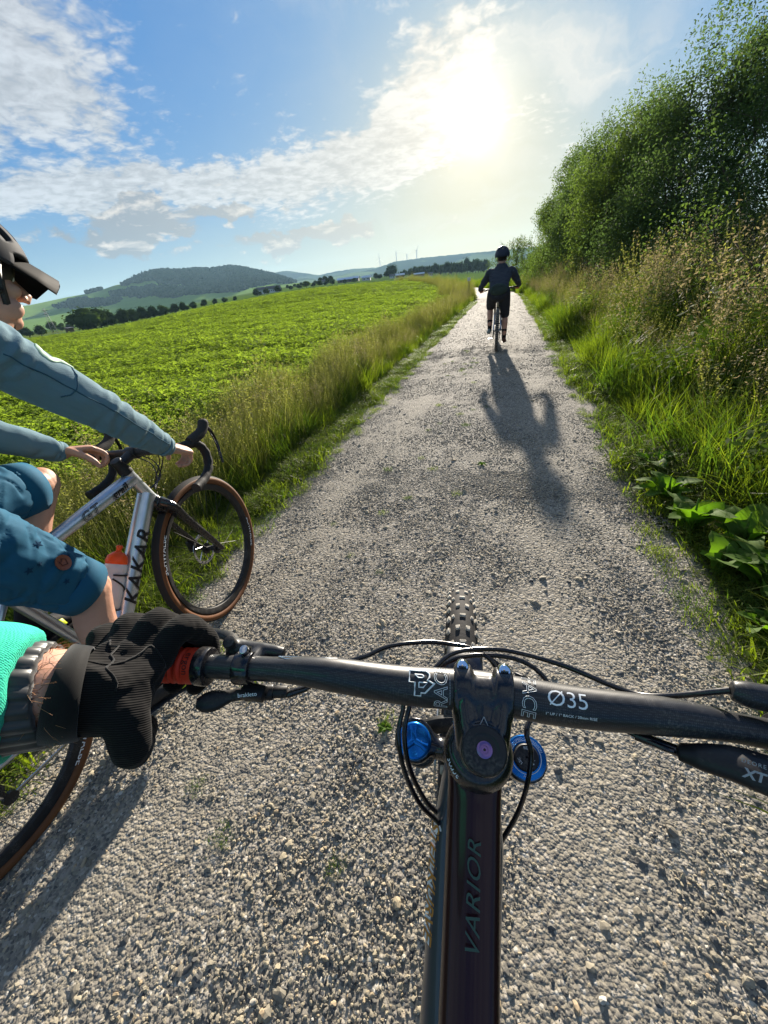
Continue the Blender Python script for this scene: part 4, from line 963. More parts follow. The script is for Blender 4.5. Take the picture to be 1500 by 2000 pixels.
def build_wheel(F, c, R, tw, steer, kind, disc_side=1, rotor=.08, nsp=28):
    """kind 'road': slick black tread, tan walls; 'mtb': knobs"""
    c = np.array(c, float); sh = lambda vf: (np.asarray(vf[0])+c, vf[1])
    rb = R-tw*1.02; wr = tw*.40                  # bead radius
    prof = [(rb-.026, 0), (rb-.022, wr*.6), (rb-.004, wr), (rb+.002, wr), (rb+.002, wr*.7), (rb-.004, 0), (rb+.002, -wr*.7), (rb+.002, -wr), (rb-.004, -wr), (rb-.022, -wr*.6)]
    rim = F.add('wheel', sh(lathe(prof, 64, close=True)), m_blk, steer)
    h = tw/2; n = 26; T, mi = [], []
    for k in range(n+1):
        a = -.62*pi+1.24*pi*k/n; rr = R-h+h*cos(a)*(1.02); y = h*sin(a)*1.0
        if kind == 'road' and abs(a) < 1.05 and k % 2: rr -= .0014
        T.append((rr, y))
    inner = [(rb, h*.5), (rb, -h*.5)]
    v, f = lathe(T+inner, 96, close=True); me = me_from('tyre', *sh((v, f)), [m_rub, m_tan]);
    if steer: me = me_from('tyre', *F.st(sh((v, f))), [m_rub, m_tan])
    if kind == 'road':
        mi = np.zeros(len(f), int)
        for i in range(len(T)+2):
            a = -.62*pi+1.24*pi*(i+.5)/n
            if abs(a) > 1.12: mi[i*96:(i+1)*96] = 1
        me.polygons.foreach_set('material_index', mi.astype(np.int32))
    tyre = ob('tyre', me, rim)
    if kind == 'mtb':
        K = []; nk = 66
        for k in range(nk):
            a = 2*pi*k/nk
            rows = [(-.30, .0085, .011), (.30, .0085, .011)] if k % 2 == 0 else [(0, .012, .008)]
            rows += [(-1.02, .009, .013), (1.02, .009, .013)]
            if k % 2: rows += [(-.62, .006, .009), (.62, .006, .009)]
            for al, w, l in rows:
                y = h*sin(al); rr = R-h+h*cos(al)
                M = Matrix.Rotation(-a, 4, 'Y') @ Matrix.Translation((rr+.0005, y, 0)) @ Matrix.Rotation(al, 4, 'Z')
                K.append(xf(box((0, 0, 0), (.0085, w, l), .0012, seg=1), M))
        o = F.add('knobs', sh(join(K)), m_dusty, steer, tyre, False); o['kind'] = 'stuff'
    hub = F.add('hub', sh(join([cyl((0, -.048, 0), (0, .048, 0), .013, 16), cyl((0, -.032, 0), (0, -.026, 0), .026, 20), cyl((0, .026, 0), (0, .032, 0), .026, 20)])), m_blk, steer, rim)
    for k in range(nsp):
        a = 2*pi*k/nsp; side = 1 if k % 2 else -1; b_ = a+(.9 if (k//2) % 2 else -.9)
        F.add('spoke', sh(tube([(.024*cos(b_), side*.029, .024*sin(b_)), ((rb-.02)*cos(a), side*.002, (rb-.02)*sin(a))], .0011, 4, caps=False)), m_steelp if kind == 'mtb' else m_blk, steer, rim)
    rot = [(rotor, .0), (rotor, .002), (rotor-.013, .002), (rotor-.013, 0)]
    d = join([lathe(rot, 48, close=True)]+[tube([(.018*cos(a), .001, .018*sin(a)), ((rotor-.012)*cos(a+.5), .001, (rotor-.012)*sin(a+.5))], .0028, 4) for a in np.arange(6)*pi/3])
    F.add('disc_rotor', sh((d[0]+np.array([0, .040*disc_side, 0]), d[1])), m_steelp, steer, rim)
    return rim
def drivetrain(F, bb, rear, crank_ang, ring=.085, len_=.172, mat=m_blk):
    bb = np.array(bb); rear = np.array(rear); c, s = cos(crank_ang), sin(crank_ang)
    F.add('chainring', (lathe([(ring, -.046), (ring, -.049), (ring-.02, -.049), (ring-.02, -.046)], 40, close=True)[0]+bb, lathe([(ring, -.046), (ring, -.049), (ring-.02, -.049), (ring-.02, -.046)], 40, close=True)[1]), m_blk)
    for sgn, dx, dz in ((-1, c, s), (1, -c, -s)):
        y = sgn*.075
        ca = F.add('crank_arm', tube([bb+np.array([0, sgn*.05, 0]), bb+np.array([.02*dx, sgn*.062, .02*dz]), bb+np.array([dx*len_*.6, y*.98, dz*len_*.6]), bb+np.array([dx*len_, y, dz*len_])], [.017, .017, .012, .013], 10, [.010]*4), mat)
        pc = bb+np.array([dx*len_, sgn*.125, dz*len_])
        F.add('pedal', join([box(pc, (.095, .09, .016), .004), cyl(pc-np.array([0, sgn*.05, 0]), pc+np.array([0, sgn*.04, 0]), .007, 8)]), m_blk)
    for k, r in enumerate((.045, .040, .034, .028, .022)):
        F.add('sprocket', (lathe([(r, -.030-.004*k), (r, -.032-.004*k), (r-.012, -.032-.004*k), (r-.012, -.030-.004*k)], 28, close=True)[0]+rear, lathe([(r, 0), (r, 1), (r, 2), (r, 3)], 28, close=True)[1]), m_steelp)
    up = tube([bb+np.array([0, -.048, ring]), rear+np.array([0, -.04, .032])], .0035, 6, [.0055]*2)
    jl = rear+np.array([.03, -.045, -.12]); ju = rear+np.array([.02, -.045, -.07])
    lo = tube([bb+np.array([0, -.048, -ring]), jl, ju+np.array([-.02, 0, 0]), rear+np.array([.02, -.042, -.03])], .0035, 6, .0055)
    F.add('chain', join([up, lo]), m_steelp)
    F.add('derailleur', join([tube([rear+np.array([-.01, -.045, -.02]), rear+np.array([-.015, -.055, -.055]), ju, jl], [.010, .013, .007, .006], 8), cyl(ju-np.array([0, .006, 0]), ju+np.array([0, .006, 0]), .018, 16), cyl(jl-np.array([0, .006, 0]), jl+np.array([0, .006, 0]), .018, 16)]), m_blk)
def saddle(F, p, mat=m_blk):
    p = np.array(p); L = []
    for t in np.linspace(0, 1, 9):
        x = .13-.27*t; w = np.interp(t, [0, .1, .5, .8, 1], [.012, .020, .030, .070, .062]); zz = .012*cos(t*3); th_ = .016
        L.append([(p[0]+x, p[1]+w*cos(a), p[2]+zz+th_*sin(a)*(1 if sin(a) > 0 else .8)) for a in np.arange(14)*2*pi/14])
    F.add('saddle', loft(L), mat)
    F.add('saddle_rail', join([tube([p+np.array([.09, s*.008, -.012]), p+np.array([.04, s*.022, -.038]), p+np.array([-.06, s*.022, -.038]), p+np.array([-.11, s*.035, -.012])], .0035, 6) for s in (1, -1)]), m_steelp)

# ---------------------------------------------------------------- silver gravel bike of the rider alongside
HA1 = R_(71); ax1 = np.array([-cos(HA1), 0, sin(HA1)]); pf1 = np.array([sin(HA1), 0, cos(HA1)])
A1 = np.array([1.03, 0, .345])-.05*pf1
gb_ = empty('gravel_bike', (-1.2892, .1682, .012), (-.0154, 0, 1.5577))
tag(gb_, 'silver drop-bar gravel bike with tan-walled tyres, ridden on the left', 'bicycle')
G = Frame(gb_, A1, ax1, .115)
wf = build_wheel(G, (1.03, 0, .345), .345, .042, True, 'road', 1, .075)
wr_ = build_wheel(G, (0, 0, .345), .345, .042, False, 'road', 1, .07)
def rimtext(s, R, c, y, size, a0, mat, parent, steer, flip=1):
    v, f = text2d(s, size, spacing=1.05, thick=size*.015); th = a0-v[:, 0]/R*1.; rr = R+v[:, 1]
    o = np.stack([c[0]+rr*np.cos(th), np.full(len(v), y)+c[1], c[2]+rr*np.sin(th)], 1)
    return G.add('lettering', (o, f), mat, steer, parent, False)
for a0 in (R_(-18), R_(150)): rimtext('SCHWALBE', .311, (1.03, 0, .345), -.0172, .031, a0, m_whitep, wf, True)
for a0 in (R_(-40), R_(130)): rimtext('SCHWALBE', .311, (0, 0, .345), -.0172, .031, a0, m_whitep, wr_, False)
CR, HT = A1+.385*ax1, A1+.545*ax1; HB = A1+.405*ax1
BB1 = np.array([.437, 0, .275]); ST1 = np.array([.30, 0, .74])
G.add('head_tube', tube([HB, HB+.01*ax1, HT-.01*ax1, HT], [.024, .022, .021, .023], 20), m_alu)
tt = G.add('top_tube', tube([HT-.028*ax1, .6*(HT-.028*ax1)+.4*ST1, ST1], [.0235, .0215, .017], 18, [.0265, .0235, .018], up=(0, 0, 1)), m_alu)
dt = G.add('down_tube', tube([HB+.030*ax1, .5*(HB+.03*ax1+BB1), BB1], [.029, .032, .030], 18, [.032, .035, .033], up=(0, 0, 1)), m_alu)
G.add('seat_tube', tube([BB1, ST1, ST1+.2*(ST1-BB1)/.48*.4], [.018, .017, .017], 14), m_alu)
G.add('bottom_bracket', cyl(BB1-np.array([0, .04, 0]), BB1+np.array([0, .04, 0]), .024, 18), m_alu)
for s in (1, -1):
    G.add('chain_stay', tube([BB1+np.array([-.02, s*.028, 0]), BB1+np.array([-.12, s*.034, .01]), (.02, s*.062, .345)], [.011, .010, .008], 10, [.016, .012, .009]), m_alu)
    G.add('seat_stay', tube([ST1+np.array([0, s*.012, -.05]), (.22, s*.034, .62), (.02, s*.062, .352)], [.009, .008, .007], 10), m_alu)
# crown and blades as one carbon fork
fk = []
fk.append(tube([A1+.41*ax1, A1+.36*ax1, A1+.34*ax1], [.026, .030, .026], 16, [.026, .040, .045], up=(0, 1, 0)))
for s in (1, -1):
    P = [A1+.385*ax1+np.array([0, s*.020, 0]), A1+.345*ax1+np.array([.006, s*.045, 0]), A1+.25*ax1+pf1*.012+np.array([0, s*.050, 0]), A1+.10*ax1+pf1*.035+np.array([0, s*.054, 0]), A1+.0*ax1+pf1*.05+np.array([0, s*.056, -.004])]
    fk.append(tube(smooth_path(P, 14), np.interp(np.linspace(0, 1, 14), [0, .25, 1], [.024, .019, .010]), 12, np.interp(np.linspace(0, 1, 14), [0, .25, .6, 1], [.028, .036, .026, .014]), up=(0, 1, 0)))
fork1 = remesh('fork', fk, .0035, m_blkg, gb_, 4); fork1.data.transform(Matrix.Translation(Vector(A1)) @ Matrix(G.S.tolist()).to_4x4() @ Matrix.Translation(-Vector(A1)))
G.add('axle', cyl((1.03, -.062, .345), (1.03, .062, .345), .009, 12), m_steelp, True)
G.add('brake_caliper', box((.985, .060, .395), (.035, .022, .055), .006), m_blk, True)
SP1 = HT+.002*ax1
G.add('headset', tube([SP1, SP1+.012*ax1, SP1+.034*ax1, SP1+.036*ax1], [.0235, .0235, .0195, .019], 20), m_blk, True)
SC1 = SP1+.036*ax1; BC1 = SC1+.078*pf1-.010*ax1
G.add('stem', join([cyl(SC1-.022*ax1, SC1+.022*ax1, .0195, 18, bev=.003), tube([SC1, BC1], [.016, .018], 14), cyl(BC1-np.array([0, .022, 0]), BC1+np.array([0, .022, 0]), .0225, 18, bev=.002), box(BC1+.022*pf1, (.014, .040, .036), .004, rot=rotm('Y', 0))]), m_blk, True)
def rel(*p): return BC1+np.array(p, float)
barpts = [(0, 0, 0), (0, .10, 0), (-.002, .165, 0), (.012, .200, -.001), (.050, .214, -.004), (.082, .217, -.018), (.098, .222, -.058), (.076, .229, -.106), (.020, .236, -.132), (-.045, .243, -.138)]
for s in (1, -1):
    P = smooth_path([rel(a, s*b, c) for a, b, c in barpts], 44)
    n_bare = 7
    G.add('handlebar', tube(P[:n_bare+1], .0155, 14), m_blk, True)
    r_ = np.full(len(P)-n_bare, .0162)+.0009*np.sin(np.arange(len(P)-n_bare)*2.1)
    tp = G.add('bar_tape', tube(P[n_bare:], r_, 14), m_tape, True)
    G.add('end_plug', cyl(P[-1], P[-1]+unit(P[-1]-P[-2])*.006, .0175, 14), m_blk, True, tp)
    H = smooth_path([rel(.046, s*.214, .004), rel(.085, s*.217, .008), rel(.125, s*.220, .018), rel(.148, s*.221, .038), rel(.156, s*.221, .056)], 12)
    hd = G.add('brake_hood', tube(H, [.0165, .018, .0185, .018, .0175, .017, .0165, .0165, .017, .0175, .016, .009], 14, np.array([.017, .019, .020, .020, .020, .020, .020, .021, .022, .022, .019, .010])), m_rub, True)
    Lv = smooth_path([rel(.142, s*.221, .036), rel(.166, s*.224, .012), rel(.172, s*.230, -.04), rel(.160, s*.236, -.085), rel(.150, s*.240, -.125)], 14)
    G.add('brake_lever', tube(Lv, np.interp(np.linspace(0, 1, 14), [0, .3, 1], [.010, .009, .006]), 8, np.interp(np.linspace(0, 1, 14), [0, .3, .8, 1], [.010, .005, .004, .003])), m_blkg, True, hd)
for k, (s, o1) in enumerate(((1, .0), (-1, .0), (1, .02), (-1, .02))):
    P = smooth_path([rel(.0, s*.10, -.014), rel(.045+o1, s*.060, -.03), rel(.075+o1, s*.02, -.075), rel(.045+o1, -s*.004, -.13), HB+pf1*.028+np.array([0, s*.012, .02])], 16)
    G.add('cable', tube(P, .0024, 6), m_blkg, True)
G.add('cable', tube(smooth_path([HB+pf1*.028+np.array([0, .012, .02]), A1+.36*ax1+np.array([.03, .05, 0]), A1+.2*ax1+pf1*.03+np.array([0, .066, 0]), (.985, .066, .42)], 12), .0024, 6), m_blkg, True)
drivetrain(G, BB1, (0, 0, .345), R_(-78))
saddle(G, (.262, 0, .955)); G.add('seat_post', cyl(ST1-np.array([0, 0, .0]), (.262, 0, .925), .0136, 14), m_blk)
# decals: reading along the tubes, seen from the right
tt_a, tt_b = HT-.028*ax1, ST1
def along(a, b, t): return np.array(a)*(1-t)+np.array(b)*t
G.add('lettering', wrap_tube(text2d('GT', .046, .0011, 1.25, .25), along(tt_b, tt_a, .50), along(tt_b, tt_a, .70), .0250, (0, -1, .05), 0, 0, .0012), m_dkp, parent=tt, smooth=False)
G.add('lettering', wrap_tube(text2d('grail', .036, 0, 1.05, .2, thick=.0012), along(tt_b, tt_a, .76), along(tt_b, tt_a, .93), .0262, (0, -1, .05), 0, 0, .0012), m_dkp, parent=tt, smooth=False)
da, db = HB+.030*ax1, BB1
G.add('lettering', wrap_tube(text2d('KAKAR', .078, 0, 1.15, .35, thick=.0012), along(db, da, .18), along(db, da, .90), .0338, (0, -1, 0), 0, 0, .0016), m_dkp, parent=dt, smooth=False)
# bottle in its cage on the down tube
U1 = unit(da-db); Np = unit(np.cross([0, 1., 0], U1)); Np = Np if Np[2] > 0 else -Np
b0 = along(db, da, .30)+Np*.066; b1 = b0+U1*.19
cg = [tube([b0-Np*.036, b0-Np*.036+U1*.15], .004, 6, [.010]*2)]
for t in (.0, .055, .12): 
    c_ = b0+U1*t; y_ = np.array([0, 1., 0]); rr = .0385
    cg.append(tube([c_+U1*(.05*abs(q)/2.2 if t == .055 else 0)-Np*rr*cos(q)+y_*rr*sin(q) for q in np.linspace(-2.3, 2.3, 15)], .003, 6))
G.add('bottle_cage', join(cg), m_blk)
root_b = empty('water_bottle', (0, 0, 0)); root_b.matrix_world = Matrix.Translation((-1.2892, .1682, .012)) @ Matrix.Rotation(1.5577, 4, 'Z') @ Matrix.Rotation(-.0154, 4, 'X') @ Matrix.Translation(Vector(b0)) @ Vector(U1).to_track_quat('Z', 'Y').to_matrix().to_4x4()
tag(root_b, 'clear sports bottle with orange cap in the cage of the silver bike', 'bottle')
part('bottle_body', lathe([(.001, .002), (.030, .0), (.0355, .004), (.0365, .05), (.0365, .105), (.033, .115), (.0325, .123), (.036, .135), (.0365, .150), (.030, .163), (.026, .168)], 32, 'z'), m_btl, root_b)
cp = part('cap', lathe([(.033, .158), (.0345, .160), (.0345, .172), (.031, .186), (.020, .197), (.012, .201), (.0115, .203)], 32, 'z'), m_org, root_b)
part('spout', lathe([(.009, .200), (.0085, .212), (.0105, .214), (.0105, .222), (.007, .225), (.001, .225)], 20, 'z'), m_org, cp)

# ---------------------------------------------------------------- the mountain bike seen from its saddle
HA2 = R_(64.5); ax2 = np.array([-cos(HA2), 0, sin(HA2)]); pf2 = np.array([sin(HA2), 0, cos(HA2)])
A2 = np.array([0, 0, .3725])-.044*pf2
mb = empty('mountain_bike', (-.0975, .5225, .012), (.0697, 0, 1.6493))
tag(mb, 'black mountain bike with red grips and blue fork knobs, ridden by the photographer', 'bicycle')
B = Frame(mb, A2, ax2, .0163); BM = Matrix.Translation((-.0975, .5225, .0)) @ Matrix.Rotation(1.6493, 4, 'Z') @ Matrix.Rotation(.0697, 4, 'X'); BI = np.array(BM.inverted())
def wl(P): P = np.asarray(P, float).reshape(-1, 3); return P@BI[:3, :3].T+BI[:3, 3]     # measured world points -> bike frame
mb.location.z = 0.0
wm = build_wheel(B, (0, 0, .3725), .3725, .062, True, 'mtb', 1, .10, 28)
build_wheel(B, (-1.24, 0, .3725), .3725, .062, False, 'mtb', 1, .10, 28)
scr, scp = .5361, .7264
CRN = A2+scr*ax2; yv = np.array([0, 1., 0])
# crown: forged bridge between the two stanchions
crown = [cyl(CRN-.012*ax2, CRN+.022*ax2, .0285, 22)]
for s in (1, -1):
    tp = CRN+s*.066*yv+.0076*pf2
    crown.append(cyl(tp-.030*ax2, tp+.004*ax2, .0255, 24)); crown.append(tube([CRN-.004*ax2, .5*(CRN+tp)-.010*ax2, tp-.016*ax2], [.017, .013, .019], 12, [.023, .016, .022], up=ax2))
cw = remesh('fork_crown', crown, .0028, m_blkg, mb, 4)
for s in (1, -1):
    tp = CRN+s*.066*yv+.0076*pf2
    B.add('stanchion', cyl(tp-.03*ax2, tp-.20*ax2, .019, 24), m_blkg, True)
    B.add('fork_leg', tube([tp-.17*ax2, tp-.19*ax2, tp-.40*ax2, (0+.0, s*.058, .385), (0., s*.056, .36)], [.0265, .0285, .0265, .019, .013], 20), m_blk, True)
arch = smooth_path([CRN+.066*yv-.20*ax2+.015*pf2, CRN+.052*yv-.135*ax2+.035*pf2, CRN-.118*ax2+.045*pf2, CRN-.052*yv-.135*ax2+.035*pf2, CRN-.066*yv-.20*ax2+.015*pf2], 18)
B.add('fork_arch', tube(arch, .011, 12, .017), m_blk, True)
B.add('mudguard', tube(smooth_path([(-.055, 0, .775), (-.09, 0, .782), (-.13, 0, .772), (-.19, 0, .735)], 12), .030, 18, .005), m_blkg, True)
# left knob: lobed air cap with 3.8; right knob: ringed damper dial
def onto(c, n, vf, twist=0.):                    # local z -> n, local y -> roughly forward
    n = Vector(n).normalized(); yv_ = Vector((1, 0, 0)); yv_ = (yv_-n*yv_.dot(n)).normalized(); xv_ = yv_.cross(n)
    M = Matrix((xv_, yv_, n)).transposed().to_4x4(); M = Matrix.Translation(Vector(c)) @ M @ Matrix.Rotation(twist, 4, 'Z'); return xf(vf, M)
tl = CRN+.066*yv+.0076*pf2; tr_ = CRN-.066*yv+.0076*pf2
kl = B.add('air_cap_knob', onto(tl+.004*ax2, ax2, lathe([(.021, 0), (.021, .002), (.0195, .004), (.0175, .0045), (.001, .0045)], 40, 'z')), m_blue, True)
lobes = []
for k in range(3):
    a = R_(100+120*k); lobes.append(tube([(0, 0, .0062), (.010*cos(a), .010*sin(a), .0066), (.0165*cos(a), .0165*sin(a), .0052)], [.0042, .0034, .0052], 10, [.0026, .0024, .0018], up=(0, 0, 1)))
B.add('knob_lobe', onto(tl+.004*ax2, ax2, join(lobes)), m_blue, True, kl)
B.add('lettering', onto(tl+.004*ax2, ax2, (text2d('3.8', .0085, thick=.0003)[0]*np.array([1, 1, 0])+np.array([.0115, .001, .0062]), text2d('3.8', .0085, thick=.0003)[1]), R_(-25)), m_whitep, True, kl, False)
kr = B.add('damper_dial', onto(tr_+.004*ax2, ax2, lathe([(.0235, 0), (.0235, .003), (.0225, .0045), (.0150, .0055), (.0140, .0045)], 48, 'z')), m_blue, True)
B.add('dial_centre', onto(tr_+.004*ax2, ax2, lathe([(.0145, .002), (.0140, .0085), (.0128, .0098), (.001, .0098)], 36, 'z')), m_blk, True, kr)
def ringtext(s, r, size, z, a0=0., sp=1.):
    v, f = text2d(s, size, spacing=sp); th = pi/2-v[:, 0]/r+a0; rr = r+v[:, 1]; return np.stack([rr*np.cos(th), rr*np.sin(th), np.full(len(v), z)], 1), f
B.add('lettering', onto(tr_+.004*ax2, ax2, ringtext('HIGH SPEED COMPRESSION', .0190, .0037, .0056)), m_whitep, True, kr, False)
B.add('lettering', onto(tr_+.004*ax2, ax2, ringtext('LOW', .0190, .0034, .0056, pi)), m_whitep, True, kr, False)
for k in range(3): B.add('lettering', onto(tr_+.004*ax2, ax2, ringtext(('REB', 'LSC', '-  +')[k], .0092, .0040, .0101, 2.1*k)), m_whitep, True, kr, False)
B.add('dial_ring', onto(tr_+.004*ax2, ax2, lathe([(.0168, .0054), (.0172, .0058), (.0165, .0059)], 48, 'z', True)), m_whitep, True, kr)
# head tube, spacer, stem
HT0, HT1 = A2+(scr+.020)*ax2, A2+(scr+.130)*ax2
B.add('head_tube', tube([HT0, HT0+.02*ax2, HT1-.02*ax2, HT1], [.030, .027, .026, .029], 26), m_top)
CAP = A2+scp*ax2; BAR = CAP-.02*ax2+.047*pf2
hc = B.add('headset_cover', tube([HT1-.001*ax2, HT1+.006*ax2, HT1+.016*ax2, CAP-.043*ax2], [.0315, .0315, .025, .0215], 30), m_blkg)
B.add('lettering', (lambda t: (t[0], t[1]))(onto(HT1+.0112*ax2, ax2, (lambda q: (q[0]*np.array([1, 1, 1]), q[1]))(ringtext('acros', .0282, .0078, .0012, R_(125))))), m_whitep, False, hc, False)
stm = [cyl(CAP-.040*ax2, CAP-.001*ax2, .0190, 28)]
stm += [tube([CAP-.020*ax2, .5*(CAP-.02*ax2+BAR), BAR], [.0155, .0160, .0225], 16, [.0180, .0160, .0205], up=ax2)]
for s in (1, -1): stm.append(cyl(BAR+s*.010*yv, BAR+s*.026*yv, .0218, 28)); stm.append(tube([CAP-.02*ax2+s*.010*yv, BAR+s*.018*yv], [.012, .011], 12, [.017, .020], up=ax2))
stm.append(cyl(BAR-.0255*yv-.004*pf2, BAR+.0255*yv-.004*pf2, .0200, 24))
stem = remesh('stem', stm, .0019, m_blkg, None, 3)
stem.data.transform(Matrix.Translation(Vector(A2)) @ Matrix(B.S.tolist()).to_4x4() @ Matrix.Translation(-Vector(A2))); stem.parent = mb
tcap = B.add('top_cap', onto(CAP-.001*ax2, ax2, lathe([(.0178, 0), (.0178, .002), (.0166, .0032), (.0120, .0034), (.0110, .0026), (.0085, .0026), (.001, .0026)], 40, 'z')), m_blk, True)
B.add('top_cap_bolt', onto(CAP+.0014*ax2, ax2, lathe([(.0062, 0), (.0062, .0012), (.0052, .0018), (.0030, .0018), (.0028, .0004), (.001, .0004)], 24, 'z')), m_purple, True, tcap)
for s in (1, -1):
    bp_ = BAR+s*.0185*yv+.0165*pf2+.0145*ax2
    bt = B.add('stem_bolt', onto(bp_, unit(ax2*.85-pf2*.35), lathe([(.0058, -.006), (.0058, .0005), (.0048, .0020), (.0034, .0020), (.0030, -.001), (.001, -.001)], 24, 'z')), m_chrome, True)
# triangular mark on the stem
tri = [(0, .007, 0), (-.0065, -.006, 0), (0, -.0025, 0), (.0065, -.006, 0)]
B.add('emblem', onto(BAR-.030*pf2+.0185*ax2, ax2, tube([tri[0], tri[1], tri[2], tri[3], tri[0]], .00035, 4), 0), m_greyp, True, stem)
# handlebar: rise and back-sweep, 35 mm at the clamp
P, r_ = [], []
for s in np.linspace(-.395, .395, 80):
    q = abs(s); bk = -.0205*(q/.258)**1.15; rise = .0147*S01(np.array((q-.05)/.13)); P.append(BAR+s*yv+np.array([bk, 0, float(rise)])); r_.append(float(np.interp(q, [0, .055, .14, .19, .4], [.0175, .0175, .0150, .0111, .0111])))
P = np.array(P); r_ = np.array(r_)
hb = B.add('handlebar', tube(P, r_, 30), m_bar, True)
def barp(s): s_ = np.linspace(-.395, .395, 80); return np.array([np.interp(s, s_, P[:, k]) for k in range(3)])
def barr(s): return float(np.interp(s, np.linspace(-.395, .395, 80), r_))
V0 = unit(np.array([-.45, 0, .9]))               # direction from the bar to the rider's eye
def bartext(s0, s1, tx, roll, rot, mat, name='lettering'):
    return B.add(name, wrap_tube(tx, barp(s0), barp(s1), barr(s0), V0, roll, rot, .0005, r2=barr(s1)), mat, True, hb, False)
bartext(.032, .026+.016, text2d('RACE', .0165, .00022, 1.0, .1), 6, -90, m_whitep)
bartext(-.030, -.046, text2d('FACE', .0165, .00022, 1.0, .1), 2, -90, m_whitep)
for k in range(22): pass
# RF mark, built from bars: an R over an arrow-like F
def poly_outline(pts, w): return tube([(a, b, 0) for a, b in pts]+[(pts[0][0], pts[0][1], 0)], w, 4, caps=False)
Rm = [(-.0085, .0085), (.004, .0085), (.0065, .006), (.0065, .003), (.0050, .0012), (.0088, -.0008), (.0105, -.0008), (.0035, -.0080), (.0005, -.0080), (.0005, -.0102), (-.0042, -.0102), (-.0042, -.0010), (-.0085, -.0010)]
Rc = [(-.0045, .0050), (.0008, .0050), (.0022, .0042), (.0022, .0034), (.0010, .0026), (-.0018, .0026)]
Fc_ = [(-.0012, -.0008), (.0052, -.0008), (.0020, -.0042), (-.0012, -.0042)]
_rf = join([poly_outline(Rm, .0006), poly_outline(Rc, .0005), poly_outline(Fc_, .0005)])
bartext(.066, .046, (_rf[0]*np.array([1.2, 1.2, 1]), _rf[1]), 6, 0, m_whitep, 'emblem')
bartext(-.055, -.085, text2d('Ø35', .0185, 0, .95, thick=-.0001), 5, 0, m_whitep)
bartext(-.052, -.092, text2d('1" UP / 1" BACK / 20mm RISE', .0032), -36, 0, m_whitep)
for k in range(26): bartext(.030, .0292, box((0, -.017+.0013*k, 0), (.0008, .0006, .0001)), 0, 0, m_greyp).name = 'scale_mark'
bartext(.185, .135, join([tube([(-.030, .002, 0), (-.022, -.0015, 0), (-.004, .0015, 0), (.026, .0022, 0), (-.012, .0030, 0), (-.030, .002, 0)], .0004, 4)]), 50, 0, m_whitep, 'emblem')
# grips with ribs
for s in (1, -1):
    a, b_ = barp(s*.262), barp(s*.393); n = 60; Q = np.array([barp(s*q) for q in np.linspace(.266, .390, n)])
    rg = .0158+.0009*np.sign(np.sin(np.arange(n)*2*pi/3.4)); rg[:4] = .0165; rg[-3:] = .0150
    gr_ = B.add('grip', tube(Q, rg, 26), m_red, True)
    B.add('lock_ring', cyl(barp(s*.256), barp(s*.268), .0178, 30, bev=.0018), m_blkg, True, gr_)
    if s > 0: B.add('lettering', wrap_tube(text2d('ergon', .009, 0), barp(.272), barp(.2721), .0165, V0, 4, 90, .0008), m_dkp, True, gr_, False)
# controls on the left
def clampring(s, name='clamp', w=.012):
    return B.add(name, join([cyl(barp(s-w/2), barp(s+w/2), barr(s)+.0042, 26, bev=.0012), cyl(barp(s)+.012*unit(np.array([.6, 0, .8])), barp(s)+.0195*unit(np.array([.6, 0, .8])), .0045, 12)]), m_blkg, True)
cl = clampring(.222, w=.016)
bl = remesh('brake_lever', [tube(smooth_path(wl([(-.2501, .2063, 1.0408), (-.2337, .2092, 1.0384), (-.215, .212, 1.0370), (-.1935, .2142, 1.0353)]), 10), [.0100, .0105, .0100, .009, .0085, .008, .0078, .0070, .0065, .005], 14),
    cyl(wl((-.2435, .206, 1.043))[0], wl((-.2435, .203, 1.0535))[0], .0058, 14), tube(wl([(-.218, .190, 1.041), (-.218, .212, 1.037)]), .008, 10)], .0016, m_bar, mb, 2)
B.add('lever_cap', cyl(wl((-.2435, .2035, 1.052))[0], wl((-.2435, .2025, 1.0555))[0], .0062, 18, bev=.0006), m_blk, False, bl)
B.add('lever_blade', tube(smooth_path(wl([(-.2480, .2110, 1.0360), (-.2750, .2330, 1.022), (-.3162, .2405, 1.0127), (-.3685, .2316, 1.0072)]), 12), .0062, 10, .0045), m_blk, False, bl)
B.add('clamp_bolt', cyl(wl((-.2205, .196, 1.0545))[0], wl((-.2205, .1945, 1.0585))[0], .0042, 14, bev=.0005), m_steelp, False, bl)
dl = B.add('seatpost_lever', tube(smooth_path(wl([(-.2600, .1570, 1.0200), (-.2530, .1610, 1.0175), (-.2440, .1666, 1.0163), (-.2350, .1730, 1.0150), (-.2274, .1771, 1.0143), (-.2140, .1830, 1.012)]), 16), np.interp(np.linspace(0, 1, 16), [0, .15, .35, .6, 1], [.004, .0085, .0095, .0055, .006]), 12, np.interp(np.linspace(0, 1, 16), [0, .2, .5, 1], [.003, .005, .0045, .006]), up=wl((-.25, .10, 1.1))[0]-wl((-.25, .16, 1.02))[0]), m_blk)
B.add('lever_housing', join([cyl(wl((-.2235, .1800, 1.0120))[0], wl((-.1990, .1890, 1.0085))[0], .0075, 16, bev=.001), box(tuple(wl((-.2120, .1790, 1.0185))[0]), (.014, .024, .010), .002), cyl(wl((-.2000, .1885, 1.0085))[0], wl((-.1870, .1935, 1.0060))[0], .0058, 14, bev=.0008)]), m_blk, False, dl)
B.add('lettering', (lambda q: (wl(np.array((-.2125, .1735, 1.0178))+q[0][:, :1]*np.array([.93, .35, -.08])+q[0][:, 1:2]*np.array([-.22, .62, .75])+np.array([0, -.0018, .0072])), q[1]))(text2d('brakleto', .0052)), m_whitep, False, dl, False)
